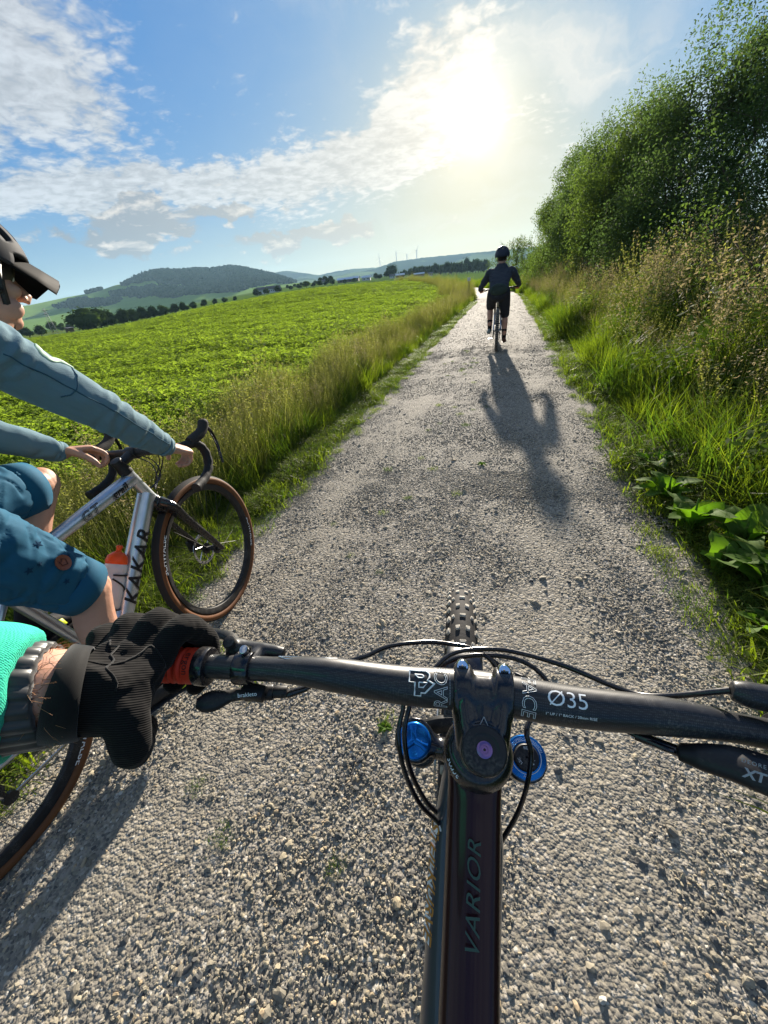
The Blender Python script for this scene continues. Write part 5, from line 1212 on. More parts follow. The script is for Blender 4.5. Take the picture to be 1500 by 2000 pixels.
# controls on the right: brake clamp and shifter, partly in view
clampring(-.222, w=.016)
br = remesh('brake_lever', [tube(smooth_path(wl([(.1850, .2480, 1.0330), (.2050, .2440, 1.0345), (.2500, .2400, 1.036)]), 8), [.0075, .009, .010, .010, .0105, .0105, .010, .009], 14), tube(wl([(.222, .236, 1.034), (.222, .215, 1.032)]), .008, 10)], .0018, m_bar, mb, 2)
B.add('lever_blade', tube(smooth_path(wl([(.245, .246, 1.030), (.275, .262, 1.018), (.33, .266, 1.010), (.385, .250, 1.006)]), 12), .0062, 10, .0045), m_blk, False, br)
sh_ = remesh('shifter', [tube(smooth_path(wl([(.1480, .2125, .9960), (.1600, .2070, 1.0030), (.1776, .2031, 1.0083), (.2000, .1950, 1.0120), (.2200, .1900, 1.012)]), 10), [.0075, .0085, .0105, .012, .0135, .0150, .0160, .0165, .015, .012], 14, [.006, .007, .0085, .009, .0095, .010, .010, .010, .010, .008]), tube(wl([(.205, .192, 1.012), (.212, .200, 1.026)]), .007, 10)], .0018, m_blk, mb, 2)
B.add('shift_paddle', tube(smooth_path(wl([(.2000, .1900, 1.006), (.1950, .1700, 1.004), (.205, .1550, 1.003), (.235, .150, 1.003)]), 10), .0085, 10, .0035), m_blk, False, sh_)
def facetext(s, size, c, ux, uy, out, mat, par, **k):
    v, f = text2d(s, size, **k); ux, uy, out = map(unit, (ux, uy, out)); c = np.array(c)
    return B.add('lettering', (wl(c+v[:, :1]*ux+v[:, 1:2]*uy+out*.0), f), mat, False, par, False)
_n = unit(np.array([-.18, -.22, .33]))           # from the shifter towards the rider's eye
_u = unit(np.array([.93, -.34, .22])-_n*np.dot([.93, -.34, .22], _n)); _w = np.cross(_n, _u)
facetext('XT', .0085, np.array([.1850, .1985, 1.0105])+_n*.0118-_w*.002, _u, _w, _n, m_greyp, sh_, shear=.2, thick=.0003)
facetext('DEORE', .0036, np.array([.1850, .1985, 1.0105])+_n*.0118+_w*.0055, _u, _w, _n, m_greyp, sh_, spacing=1.2)
# hoses and cables, measured along their runs
CB = dict(a=[(-.2274, .1900, 1.020), (-.1682, .2424, .9866), (-.1341, .2636, .9824), (-.1096, .2836, .9817), (-.072, .3035, .9734), (-.0431, .31, .9682), (-.0137, .3072, .9672), (.0179, .2967, .9525), (.0268, .2777, .9365)],
 b=[(-.0750, .2400, .958), (-.068, .2500, .975), (-.055, .2566, .9871), (-.0388, .2769, .9914), (-.013, .2903, .989), (.024, .2956, .9873), (.0734, .2873, .9863), (.1194, .2679, .989), (.144, .2458+.012, .999), (.1850, .2480, 1.0330)],
 c=[(-.0812, .2543, .9579), (-.0447, .2773, .9754), (-.0155, .2896, .9794), (.0249, .2991, .9726), (.0518, .2957, .9621), (.0640, .2809, .9496), (.0481, .2656, .9249), (.0415, .2493, .9218), (.047, .2397, .903), (.0449, .2223, .8759), (.0369, .2083, .8374), (.0205, .1911, .7985)],
 d=[(-.1873, .1914, 1.0037), (-.1707, .2029, 1.0032), (-.1556, .2184, 1.0003), (-.1185, .2338, .985), (-.0834, .2303, .9699), (-.0832, .2065, .9509), (-.0767, .1895, .9195), (-.0602, .1777, .8811), (-.0348, .1743, .8414), (-.02, .16, .78)],
 e=[(-.0898, .2654, .968), (-.0800, .2500, .9650), (-.0766, .2377, .9583), (-.0804, .2163, .9352), (-.0736, .1986, .9026), (-.0571, .19, .8594), (-.0338, .1852, .8288), (-.02, .17, .77)],
 f=[(.1480, .2125, .9960), (.1384, .2122, .9971), (.1201, .2219, .9931), (.1059, .2328, .9888), (.0784, .2506, .9832), (.0543, .2713, .9706), (.030, .290, .958)],
 g=[(-.006, .291, .982), (.004, .286, .978), (.016, .275, .962), (.020, .262, .945)])
for k, P_ in CB.items(): B.add('cable', tube(smooth_path(wl(P_), 44), .0026 if k in 'abce' else .0024, 10), m_blkg)
B.add('cable_end', cyl(wl(CB['f'][0])[0], wl(CB['f'][2])[0], .0042, 14, bev=.0006), m_blkg)
B.add('cable_end', cyl(wl(CB['d'][0])[0], wl(CB['d'][1])[0], .0036, 12, bev=.0006), m_blkg)
# frame: top tube towards the saddle, broad down tube with the lettering patch on its left flank
def flat_tube(P, w, h, n=20, e=.55):
    return tube(P, w, n, h, up=(0, 0, 1), shape=e)
TT0 = A2+(scr+.095)*ax2; TT = [TT0, TT0+np.array([-.06, 0, -.035]), TT0+np.array([-.20, 0, -.105]), TT0+np.array([-.46, 0, -.205]), TT0+np.array([-.54, 0, -.225])]
ttb = B.add('top_tube', flat_tube(smooth_path(TT, 26), np.interp(np.linspace(0, 1, 26), [0, .1, .5, 1], [.0275, .0250, .0225, .018]), np.interp(np.linspace(0, 1, 26), [0, .1, 1], [.026, .030, .022])), m_top)
DT0 = A2+(scr+.045)*ax2; BB2 = np.array([-.80, 0, .345])
dtb = B.add('down_tube', flat_tube([DT0, DT0*.9+BB2*.1, DT0*.5+BB2*.5, BB2], [.027, .036, .038, .036], [.030, .038, .042, .045]), M_('slate_paint', (.030, .042, .060), .3, spec=.5, coat=.5))
B.add('seat_tube', tube([BB2, TT[-1], TT[-1]+np.array([-.02, 0, .07])], [.022, .019, .018], 18), m_top)
B.add('seat_post', cyl(TT[-1]+np.array([-.018, 0, .06]), TT[-1]+np.array([-.06, 0, .24]), .0155, 16), m_blk)
saddle(B, TT[-1]+np.array([-.055, 0, .27]))
for s in (1, -1):
    B.add('chain_stay', tube([BB2+np.array([-.02, s*.03, 0]), BB2+np.array([-.14, s*.045, .01]), (-1.22, s*.072, .3725)], [.018, .014, .011], 12, [.022, .018, .013]), m_top)
    B.add('seat_stay', tube([TT[-1]+np.array([.02, s*.02, -.06]), (-1.0, s*.05, .60), (-1.22, s*.072, .38)], [.013, .012, .010], 12), m_top)
drivetrain(B, BB2, (-1.24, 0, .3725), R_(5))
lp = B.add('lettering', (lambda q: (np.stack([DT0[0]*.80+BB2[0]*.20-q[0][:, 0]*.66, np.full(len(q[0]), .0385), DT0[2]*.80+BB2[2]*.20-q[0][:, 0]*.75+q[0][:, 1]*.72], 1)+np.array([0, 0, .004])-q[0][:, 1:2]*np.array([.55, 0, 0]), q[1]))(text2d('STEILKURVE', .024, 0, 1.0, .15, thick=.0004)), m_orgp, False, dtb, False)
B.add('lettering', wrap_tube(text2d('STEILKURVE', .020, 0, .95, .1, thick=.0002), DT0*.98+BB2*.02, DT0*.72+BB2*.28, .0405, (0, 1, 1.0), 0, 0, .0014, r2=.0432), m_orgp, False, dtb, False)
B.add('lettering', wrap_tube(text2d('STEILKURVE', .020, 0, .95, .1, thick=.0020), DT0*.98+BB2*.02, DT0*.72+BB2*.28, .0405, (0, 1, 1.0), 0, 0, .0004, r2=.0432), m_whitep, False, dtb, False)
bpy.data.objects.remove(lp)
# worn green-grey mark on the top tube, reading towards the rider
v_, f_ = text2d('VARIOR', .019, 0, 1.1, .35)
pa, pb_ = smooth_path(TT, 26)[5], smooth_path(TT, 26)[10]; T_ = unit(pb_-pa); Nn = unit(np.cross(T_, np.array([0, 1., 0]))); Nn = Nn if Nn[2] > 0 else -Nn
hh = np.interp(np.linspace(0, 1, 2), [0, 1], [.029, .026])
B.add('lettering', ((pa+pb_)/2+T_*(-v_[:, :1])+np.array([0, 1., 0])*(v_[:, 1:2])*.85+Nn*(.0312), f_), M_('print_faded', (.035, .075, .058), .5), False, ttb, False)

# ================================================================ people
def skin_fn(N, b):
    tc = N.n('ShaderNodeTexCoord').outputs['Object']; n = N.noise(tc, 14., 5); n2 = N.noise(tc, 180., 3)
    N.put(b.inputs['Base Color'], N.mix(n, (.42, .215, .145), (.56, .32, .225))); bump_to(N, b, N.m('ADD', N.noise(tc, 60., 4), N.m('MULTIPLY', n2, .5)), .25, .002)
m_skin = M_('skin', fn=skin_fn, rough=.5, sss=.08, spec=.4)
def cloth(name, c1, c2, weave=900., rough=.85, sheen=.04, str_=.25, dist=.0006):
    def fn(N, b):
        tc = N.n('ShaderNodeTexCoord').outputs['Object']
        N.put(b.inputs['Base Color'], N.mix(N.noise(tc, 7., 6, .65), c1, c2))
        bump_to(N, b, N.m('ADD', N.voro(tc, weave, rnd=.3), N.m('MULTIPLY', N.noise(tc, 60., 4), .8)), str_, dist)
    return M_(name, fn=fn, rough=rough, sheen=sheen, spec=.12)
m_jersey = cloth('jersey_grey_blue', (.110, .190, .235), (.150, .235, .275), 500., .8, .04, .5, .0012)
m_denim = cloth('shorts_blue', (.010, .070, .130), (.022, .105, .175), 700., .75)
m_black_c = cloth('black_cloth', (.024, .025, .031), (.038, .040, .048), 500.)
m_navy = cloth('navy_jacket', (.034, .040, .052), (.052, .060, .074), 500.)
m_bag = cloth('bag_green', (.030, .045, .038), (.045, .062, .052), 400.)
m_sock = cloth('sock_black', (.010, .010, .012), (.018, .018, .02), 900.)
m_teal = cloth('teal_mesh', (.03, .45, .29), (.05, .55, .37), 800., .75, .05, .8, .0009)
m_hair = M_('hair', (.050, .030, .018), .5)
m_hairl = M_('arm_hair', (.30, .15, .07), .5)
m_shell = M_('helmet_shell', (.040, .042, .048), .7, spec=.12, bump=(200, .1, .001)); m_visor = M_('visor', (.008, .008, .009), .7, spec=.1)
m_eye = M_('eye_white', (.7, .68, .64), .2)
m_shoe = M_('shoe_black', (.018, .018, .02), .6, bump=(120, .3, .002)); m_lime = M_('shoe_lime', (.52, .62, .03), .5); m_navyp = M_('shoe_navy', (.02, .05, .14), .5)
def wr(sc, amp, dirs=(1, 1, 1), seed=0.):
    d = Vector(dirs)
    def f(p):
        q = Vector((p.x*d.x, p.y*d.y, p.z*d.z))*sc+Vector((seed, seed*.7, 0))
        n = mnoise.noise(q); n2 = mnoise.noise(q*2.3+Vector((3, 1, 2)))
        return amp*((1-abs(n)*2.)*.6+n2*.5)
    return f
def fold(P0, P1, n, amp, seed=0., where=None):   # creases across a limb from P0 to P1
    P0, P1 = Vector(P0), Vector(P1); ax = (P1-P0); L = ax.length; ax.normalize()
    def f(p):
        t = (p-P0).dot(ax)/L
        k = mnoise.noise(p*14+Vector((seed, 0, 0)))*1.6+mnoise.noise(p*5)*2.0
        w = 1. if where is None else sum(math.exp(-((t-a)/b_)**2) for a, b_ in where)
        return amp*w*(sin(2*pi*n*t+k*2.6)*.7+mnoise.noise(p*22)*.6)
    return f
def mixf(*fs): return lambda p: sum(f(p) for f in fs)
def limb(P, r, seg=14, ry=None, n=None):
    P = np.asarray(P, float)
    if n: t = np.linspace(0, 1, len(P)); tt_ = np.linspace(0, 1, n); r = np.interp(tt_, t, r); ry = None if ry is None else np.interp(tt_, t, ry); P = smooth_path(P, n)
    out = [tube(P, r, seg, ry), ball(P[0], r[0]*.98, 12), ball(P[-1], r[-1]*.98, 12)]
    return out
def fingers(wrist, d, nrm, thumb, L=.19, curl=((40, 70, 45),)*4, splay=.0, tcurl=(25, 25), ts=None, wd=.040, tdir=None):
    """palm, four unequal fingers and a side thumb; d wrist->knuckles, nrm out of the back, thumb = side vector"""
    d, nrm = unit(d), np.asarray(nrm, float); nrm = unit(nrm-d*np.dot(nrm, d)); th = unit(np.cross(d, nrm)); th = th if np.dot(th, thumb) > 0 else -th
    w = np.asarray(wrist, float); k = L/.19; out = []
    kn = [w+d*(.092-.004*abs(i-1.2)**1.4)*k+th*(wd*k)*(.62-.42*i) + nrm*(-.003*abs(i-1.3))*k for i in range(4)]
    pal = [w-d*.012*k]
    out += [loft([[c_+th*a*cos(q)+nrm*b_*sin(q) for q in np.arange(14)*2*pi/14] for c_, a, b_ in ((w-d*.02*k, .026*k, .019*k), (w+d*.01*k, .029*k, .019*k), (w+d*.045*k, .039*k, .0165*k), (w+d*.078*k, .0415*k, .0145*k), (w+d*.092*k, .039*k, .012*k))])]
    lens = [(.042, .025, .021), (.046, .029, .023), (.042, .027, .022), (.033, .020, .019)]; rad = [.0092, .0095, .0090, .0080]
    for i in range(4):
        p = kn[i]; a = 0.; pts = [w+d*.05*k+th*(wd*k)*(.5-.34*i), p]; rr = [rad[i]*1.1*k, rad[i]*1.08*k]
        c = curl[i % len(curl)]
        for j in range(3):
            a += R_(c[j]); v = d*cos(a)-nrm*sin(a)+th*splay*(1.5-i); p = p+unit(v)*lens[i][j]*k; pts.append(p); rr.append(rad[i]*(1.0-.10*(j+1))*k)
        out += limb(pts, rr, 12, n=14)
    b0 = w+d*.022*k+th*.026*k-nrm*.004*k; tdv = unit(tdir) if tdir is not None else unit(d*.75+th*.65-nrm*.25)
    t1 = b0+tdv*.042*k; v2 = unit(tdv+(-nrm*sin(R_(tcurl[0]))+d*.2)); t2 = t1+v2*.032*k; v3 = unit(v2+(-nrm*sin(R_(tcurl[1]))-th*.25)); t3 = t2+v3*.026*k
    out += limb([w+d*.012*k+th*.012*k, b0, t1, t2, t3], [.016*k, .0155*k, .0120*k, .0108*k, .0085*k], 12, n=14)
    return out, kn
def head_pieces(c, f, u, s=1.):
    """c head centre, f facing, u up"""
    f = unit(f); u = unit(np.asarray(u, float)-f*np.dot(u, f)); l = np.cross(u, f)
    M = Matrix((Vector(f), Vector(l), Vector(u))).transposed().to_4x4(); M = Matrix.Translation(Vector(c)) @ M @ Matrix.Scale(s, 4)
    H = [ball((-.012, 0, .035), (.098, .077, .090)), ball((.010, 0, -.01), (.085, .070, .095)), ball((.030, 0, -.070), (.062, .055, .055)), ball((.066, 0, -.100), (.024, .028, .020)),
         tube([(.088, 0, .020), (.103, 0, -.005), (.121, 0, -.032), (.112, 0, -.044)], [.008, .0085, .0115, .0085], 10, [.009, .011, .016, .015]), ball((.108, .011, -.038), .0085, 8), ball((.108, -.011, -.038), .0085, 8),
         ball((.076, 0, .030), (.018, .052, .010)), ball((.086, 0, -.066), (.011, .024, .0055)), ball((.085, 0, -.077), (.011, .021, .0060)),
         tube([(.02, 0, -.09), (-.02, 0, -.14), (-.04, 0, -.20)], [.050, .054, .062], 14)]
    for s_ in (1, -1):
        H += [ball((.066, s_*.040, -.028), (.024, .022, .020)), ball((-.008, s_*.078, -.008), (.019, .008, .030)), ball((-.004, s_*.080, -.036), (.009, .006, .010)), ball((.076, s_*.032, .006), (.010, .017, .006)), ball((.045, s_*.048, -.072), (.035, .018, .028))]
    return [xf(h, M) for h in H], M
def helmet(M, parent, shell, visor=True, s=1.):
    """ribbed shell with open vents over a dark liner"""
    na, nb = 56, 40; V, Fc = [], []
    for i in range(na+1):
        a = -.62*pi+1.24*pi*i/na                  # front to back over the top
        for j in range(nb+1):
            b_ = -.5*pi+pi*j/nb
            x = -.018+.148*sin(-a)*cos(b_)**.6 if False else None
            ph = pi/2-a; cx = cos(ph); sz_ = sin(ph)
            r_ = cos(b_); V.append((-.018+.146*cx*r_+.004*cos(6*b_)*r_, .104*sin(b_), .045+.118*sz_*r_*(1+.02*cos(8*b_))))
    for i in range(na):
        for j in range(nb):
            a = (i+.5)/na; b_ = (j+.5)/nb
            jj = [.20, .335, .5, .665, .80]; vent = any(abs(b_-q) < (.040 if q != .5 else .035)*(1-.5*abs(a-.5)) for q in jj) and any(lo < a < hi for lo, hi in ((.24, .40), (.44, .60), (.64, .80)))
            k = i*(nb+1)+j; z = (V[k][2]+V[k+nb+2][2])/2; x = V[k][0]
            if z < .012+(.035 if x > .05 else 0): continue
            if not vent: Fc.append((k, k+1, k+nb+2, k+nb+1))
    me = me_from('helmet', V, Fc, shell); me.transform(M @ Matrix.Scale(s, 4))
    o = ob('helmet', me, parent); so = o.modifiers.new('t', 'SOLIDIFY'); so.thickness = .016*s; so.offset = -1.
    part('helmet_liner', xf(ball((-.018, 0, .038), (.126, .088, .098), 20), M), m_blk, o)
    if visor:
        L = []
        for t, wv in ((0, .088), (.3, .084), (.65, .072), (1, .050)):
            row = []
            for q in np.linspace(-1, 1, 15): row.append((.080+.135*t-.06*abs(q)**2.2*(1-.3*t), wv*q, .078-.062*t-.036*abs(q)**2.2+.010*(1-abs(q))))
            for q in np.linspace(1, -1, 15): row.append((.080+.135*t-.06*abs(q)**2.2*(1-.3*t), wv*q*.97, .073-.062*t-.036*abs(q)**2.2+.007*(1-abs(q))))
            L.append(row)
        part('visor', xf(loft(L), M), m_visor, o)
    for s_ in (1, -1):
        part('strap', xf(join([tube([(.035, s_*.088, .03), (.030, s_*.080, -.03), (.040, s_*.055, -.085), (.05, s_*.02, -.118), (.052, 0, -.124)], .0020, 4, .0085, up=(1, 0, 0)), tube([(-.06, s_*.080, .02), (-.02, s_*.083, -.035), (.03, s_*.078, -.040)], .002, 4, .0075, up=(1, 0, 0))]), M), m_blk, o)
    return o

# ---------------------------------------------------------------- the cyclist alongside
p1 = empty('person', (-1.28, .40, 1.0)); p1.location = (0, 0, 0)
tag(p1, 'cyclist in grey-blue jersey, blue shorts and dark visored helmet riding alongside on the left', 'person')
SHR, SHL = np.array([-1.105, .625, 1.335]), np.array([-1.455, .640, 1.335])
ELR, ELL = np.array([-1.045, .800, 1.130]), np.array([-1.530, .770, 1.090])
WRR, WRL = np.array([-1.075, .985, .948]), np.array([-1.465, .915, .958])
HPR, HPL = np.array([-1.20, .405, .985]), np.array([-1.37, .405, .985])
KNR, KNL = np.array([-1.165, .600, .640]), np.array([-1.425, .775, .900])
ANR, ANL = np.array([-1.150, .535, .245]), np.array([-1.415, .540, .540])
NEC, HDC = np.array([-1.28, .670, 1.385]), np.array([-1.275, .800, 1.468])
SK = []
hp, HM = head_pieces(HDC, (.10, .96, -.18), (0, .3, 1), .98); SK += hp
SK += limb([NEC-np.array([0, .05, .06]), NEC, HDC+np.array([0, -.03, -.08])], [.066, .060, .056], 16)
SK += limb([(-1.28, .40, 1.02), (-1.28, .47, 1.18), (-1.28, .60, 1.32)], [.13, .135, .12], 18, [.10, .10, .095])
for SH_, EL_, WR_ in ((SHR, ELR, WRR), (SHL, ELL, WRL)):
    SK += limb([SH_, EL_, WR_], [.048, .037, .026], 14, n=12)
fr, knr = fingers(WRR+np.array([0, 0, 0]), (-.05, .62, -.30), (.35, .35, .86), (-1, 0, 0), .185, ((38, 62, 48), (46, 66, 50), (52, 68, 50), (56, 66, 50)), tcurl=(40, 30), tdir=(-.62, .66, -.42))
fl, knl = fingers(WRL+np.array([.0, 0, 0]), (.38, .80, -.16), (-.25, .1, .96), (1, .2, 0), .185, ((35, 60, 40), (40, 62, 45), (45, 62, 45), (48, 62, 45)), tcurl=(30, 25), tdir=(.80, .35, -.55))
SK += fr+fl
for HP_, KN_, AN_ in ((HPR, KNR, ANR), (HPL, KNL, ANL)):
    c1 = KN_*.72+AN_*.28+np.array([0, -.022, 0])
    SK += limb([HP_, HP_*.5+KN_*.5, KN_], [.082, .074, .055], 16, n=10); SK += limb([KN_, c1, AN_*.75+KN_*.25+np.array([0, -.004, 0]), AN_], [.052, .055, .040, .036], 16, n=12); SK += [ball(KN_+np.array([0, .014, .006]), (.046, .046, .050), 14)]
body1 = remesh('body', SK, .0042, m_skin, p1, 3)
# face details
for s_ in (1, -1):
    e_ = part('eye', xf(ball((.079, s_*.031, .0045), .0105, 12), HM), m_eye, p1); part('iris', xf(ball((.0865, s_*.031, .004), (.004, .005, .005), 10), HM), m_blk, e_)
part('eyebrow', join([xf(tube([(.088, s_*.014, .024), (.088, s_*.032, .029), (.078, s_*.050, .022)], [.003, .004, .002], 6), HM) for s_ in (1, -1)]), m_hair, p1)
part('hair', xf(join([ball((-.045, 0, -.005), (.068, .072, .062), 18, noise=.05), ball((-.01, .070, .012), (.03, .010, .026), 10), ball((-.01, -.070, .012), (.03, .010, .026), 10)]), HM), m_hair, p1)
helmet(HM, p1, m_shell)
# jersey: loose torso and sleeves with gathered cuffs
JP = limb([(-1.28, .385, .985), (-1.28, .43, 1.10), (-1.28, .52, 1.235), (-1.28, .60, 1.315)], [.165, .172, .190, .138], 20, [.140, .150, .140, .105], n=12)[:1]
JP += [ball((-1.28, .56, 1.30), (.165, .10, .085)), ball((-1.28, .645, 1.362), (.075, .072, .045))]
for SH_, EL_, WR_, sd in ((SHR, ELR, WRR, 1), (SHL, ELL, WRL, 2)):
    cu_ = EL_*.06+WR_*.94
    JP += limb([SH_+np.array([-.03*(3-2*sd), -.03, -.01]), SH_, EL_*.5+SH_*.5, EL_, EL_*.45+WR_*.55, cu_], [.076, .074, .062, .054, .047, .036], 18, n=20)
crease = lambda sc, amp, sd: (lambda p: -amp*max(0., 1-abs(mnoise.noise(Vector((p.x*sc*1.6, (p.y+p.z)*sc*.55, (p.z-p.y)*sc*1.5))+Vector((sd, 0, 0))))*7))
jd = mixf(fold(SHR, WRR, 12, .0052, 1, ((.965, .05), (.76, .035), (.56, .06), (.10, .05))), wr(13, .0018), wr(5, .003, seed=3), crease(6, .0030, 2))
jersey = remesh('jersey', JP, .0052, m_jersey, p1, 3, lambda p: jd(p) if p.x > -1.28 else mixf(fold(SHL, WRL, 11, .0045, 4, ((.95, .07), (.5, .1))), wr(13, .0018), crease(7, .003, 5))(p))
ya = np.array([0, 1., 0])
part('collar', tube([NEC+np.array([.0, -.012, -.022]), NEC+np.array([0, .006, .022])], [.075, .069], 26, caps=False), m_jersey, jersey).modifiers.new('t', 'SOLIDIFY').thickness = .004
for EL_, WR_ in ((ELR, WRR), (ELL, WRL)): part('cuff_hem', tube([EL_*.09+WR_*.91, EL_*.035+WR_*.965], [.0362, .0348], 24, caps=False), m_jersey, jersey).modifiers.new('t', 'SOLIDIFY').thickness = .003
# fox-like mark is only an abstract curved sticker on the shoulder
# shorts
def thigh(HP_, KN_, t1, sd): return limb([HP_+np.array([0, -.05, .02]), HP_, HP_*.5+KN_*.5, HP_*(1-t1)+KN_*t1], [.115, .112, .098, .084], 20, n=14)[:2]
SP_ = [ball((-1.285, .39, .985), (.175, .15, .125))]+thigh(HPR, KNR, .80, 1)+thigh(HPL, KNL, .76, 2)
sd_ = mixf(fold(HPR, KNR, 4, .0030, 2), wr(7, .0045), wr(16, .0016, seed=8), crease(6, .0075, 9), crease(11, .0045, 4))
shorts = remesh('shorts', SP_, .0058, m_denim, p1, 3, sd_)
for HP_, KN_, t in ((HPR, KNR, .80), (HPL, KNL, .76)):
    e_ = HP_*(1-t)+KN_*t; dd = unit(KN_-HP_)
    part('hem', tube([e_-dd*.012, e_+dd*.030, e_+dd*.058], [.0865, .0850, .0835], 30, caps=False), m_denim, shorts).modifiers.new('t', 'SOLIDIFY').thickness = .004
# round badge on the right leg of the shorts
bc = HPR*.32+KNR*.68; dn = unit(np.array([.9, .05, .42])); 
stt0 = (lambda o: (lambda b_: (b_.from_mesh(o.data), BVHTree.FromBMesh(b_))[1])(bmesh.new()))(shorts)
def badge():
    u_ = unit(KNR-HPR); v_ = np.cross(dn, u_); h_ = stt0.find_nearest(Vector(bc+dn*.12)); c_ = np.array(h_[0])+dn*.0005
    o = part('badge', (np.array([c_+(u_*cos(a)+v_*sin(a))*.021+dn*(.001 if k else .004) for k in (0, 1) for a in np.arange(24)*2*pi/24]), [tuple(range(24))]+[(i, (i+1) % 24, 24+(i+1) % 24, 24+i) for i in range(24)]), M_('badge_leather', (.30, .10, .06), .6), shorts)
    part('emblem', (tube([c_+dn*.0055+(u_*a+v_*b_)*.013 for a, b_ in ((.8, 0), (0, .75), (-.8, .35), (-.4, 0), (-.8, -.35), (0, -.75), (.8, 0))], .0012, 5)), M_('badge_dark', (.10, .03, .025), .6), o)
badge()
# shoulder sticker: pale curved mark
def bvh(o):
    b_ = bmesh.new(); b_.from_mesh(o.data); t = BVHTree.FromBMesh(b_); b_.free(); return t
from mathutils.bvhtree import BVHTree
def snapto(t, P, off, n=30):
    out = []
    for q in smooth_path(P, n): h = t.find_nearest(Vector(q)); out.append(np.array(h[0])+np.array(h[1])*off)
    return np.array(out)
jt = bvh(jersey); m_pr = M_('print_pale_green', (.42, .58, .44), .7)
c_ = np.array([-1.03, .742, 1.290])
arcp = [c_+np.array([.0, .022*cos(a)*.8-.018*sin(a)*.5, -.022*cos(a)*.7-.030*sin(a)*.0-.020*sin(a)]) for a in np.linspace(-.6, 3.6, 9)]
part('sleeve_print', tube(snapto(jt, [(-1.03, .735, 1.322), (-1.02, .722, 1.300), (-1.02, .728, 1.280), (-1.03, .745, 1.270), (-1.03, .757, 1.262), (-1.03, .775, 1.248)], .0012), np.interp(np.linspace(0, 1, 30), [0, .15, .5, .8, 1], [.002, .008, .009, .006, .002]), 6, .0018, up=(.8, .1, .5)), m_pr, jersey)
m_seam = cloth('seam_thread', (.035, .085, .120), (.045, .10, .14), 900.)
for P_ in ([SHR*.93+ELR*.07+np.array([.09, -.01, -.02]), SHR*.5+ELR*.5+np.array([.09, 0, -.02]), ELR+np.array([.09, 0, -.015]), ELR*.5+WRR*.5+np.array([.08, 0, -.015]), ELR*.1+WRR*.9+np.array([.06, 0, -.01])],
           [ELR*.62+SHR*.38+np.array([.08, -.06, -.03]), ELR*.62+SHR*.38+np.array([.1, 0, 0]), ELR*.62+SHR*.38+np.array([.06, .05, .06])]):
    part('seam', tube(snapto(jt, P_, .0004), .0016, 5), m_seam, jersey)
stt = bvh(shorts); m_star = cloth('star_print', (.006, .035, .075), (.008, .04, .085), 900.)
uu = unit(KNR-HPR); vv_ = unit(np.cross(np.array([.9, .05, .42]), uu))
for k, (a, b_, sz) in enumerate(((.50, .035, .012), (.58, -.02, .009), (.55, -.055, .012), (.72, .05, .008), (.64, .02, .007), (.78, -.045, .010))):
    c_ = HPR*(1-a)+KNR*a+vv_*b_+np.array([.12, 0, .05]); h = stt.find_nearest(Vector(c_)); n_h = np.array(h[1]); c_ = np.array(h[0])+n_h*.0012; e1 = unit(uu-n_h*np.dot(uu, n_h)); e2 = np.cross(n_h, e1)
    pts_ = [c_+(e1*cos(q*pi/5)+e2*sin(q*pi/5))*(sz if q % 2 == 0 else sz*.42) for q in range(10)]
    part('star_print', (np.array(pts_+[c_+n_h*.0008]), [(q, (q+1) % 10, 10) for q in range(10)]), m_star, shorts, False)
# socks and shoes
def shoe(parent, heel, toe, up, mat=m_shoe, sole=m_blk, strap=None, L=None):
    heel, toe, up = map(lambda q: np.asarray(q, float), (heel, toe, up)); f = unit(toe-heel); up = unit(up-f*np.dot(up, f)); l = np.cross(up, f); L = np.linalg.norm(toe-heel)
    prof = [(0., .022, .030, .030), (.08, .032, .044, .050), (.25, .035, .050, .055), (.45, .036, .042, .042), (.65, .046, .032, .030), (.85, .044, .025, .022), (.97, .026, .018, .014), (1., .008, .010, .010)]
    lp_ = [[heel+f*L*t+up*(h_*.85)+l*w_*cos(a)*(.95)+up*(hh_ if sin(a) > 0 else h_*.75)*sin(a) for a in np.arange(18)*2*pi/18] for t, w_, h_, hh_ in prof]
    s = part('shoe', loft(lp_), mat, parent)
    lp2 = [[heel+f*L*t+up*(.006*sin(a)+.004)+l*(w_*1.06)*cos(a) for a in np.arange(18)*2*pi/18] for t, w_, _, _ in prof]
    part('sole', loft(lp2), sole, s)
    if strap is not None:
        for t in (.50, .66): part('shoe_strap', tube([heel+f*L*t+l*q*.046+up*(.066-.030*(t-.5)/.16*.6-abs(q)**2*.030) for q in np.linspace(-1, 1, 9)], .0025, 6, .012, up=f), strap, s)
    return s, f, up, l
part('sock', tube([ANR*.72+KNR*.28+np.array([0, -.004, 0]), ANR, ANR+np.array([0, .01, -.05])], [.044, .041, .038], 18), m_sock, p1)
part('sock', tube([ANL*.72+KNL*.28+np.array([0, -.004, 0]), ANL, ANL+np.array([0, .01, -.05])], [.044, .041, .038], 18), m_sock, p1)
s1_, f_, u_, l_ = shoe(p1, (-1.152, .475, .165), (-1.095, .735, .110), (0, .2, 1), m_shoe, m_blk, m_lime)
part('toe_panel', tube([np.array((-1.152, .475, .165))*(1-t)+np.array((-1.095, .735, .110))*t+np.array([.020, 0, .030-.012*(t-.7)*3]) for t in (.70, .80, .90, .96)], [.010, .016, .014, .006], 8, .006), m_lime, s1_)
part('lettering', (lambda v, f: (np.array((-1.068, .680, .158))+v[:, :1]*np.array([.25, .93, -.2])+v[:, 1:2]*np.array([-.75, .1, .62]), f))(*text2d('W', .030, 0, thick=.0012)), m_navyp, s1_, False)
shoe(p1, (-1.425, .455, .445), (-1.415, .715, .430), (0, .1, 1), m_shoe, m_blk, m_lime)

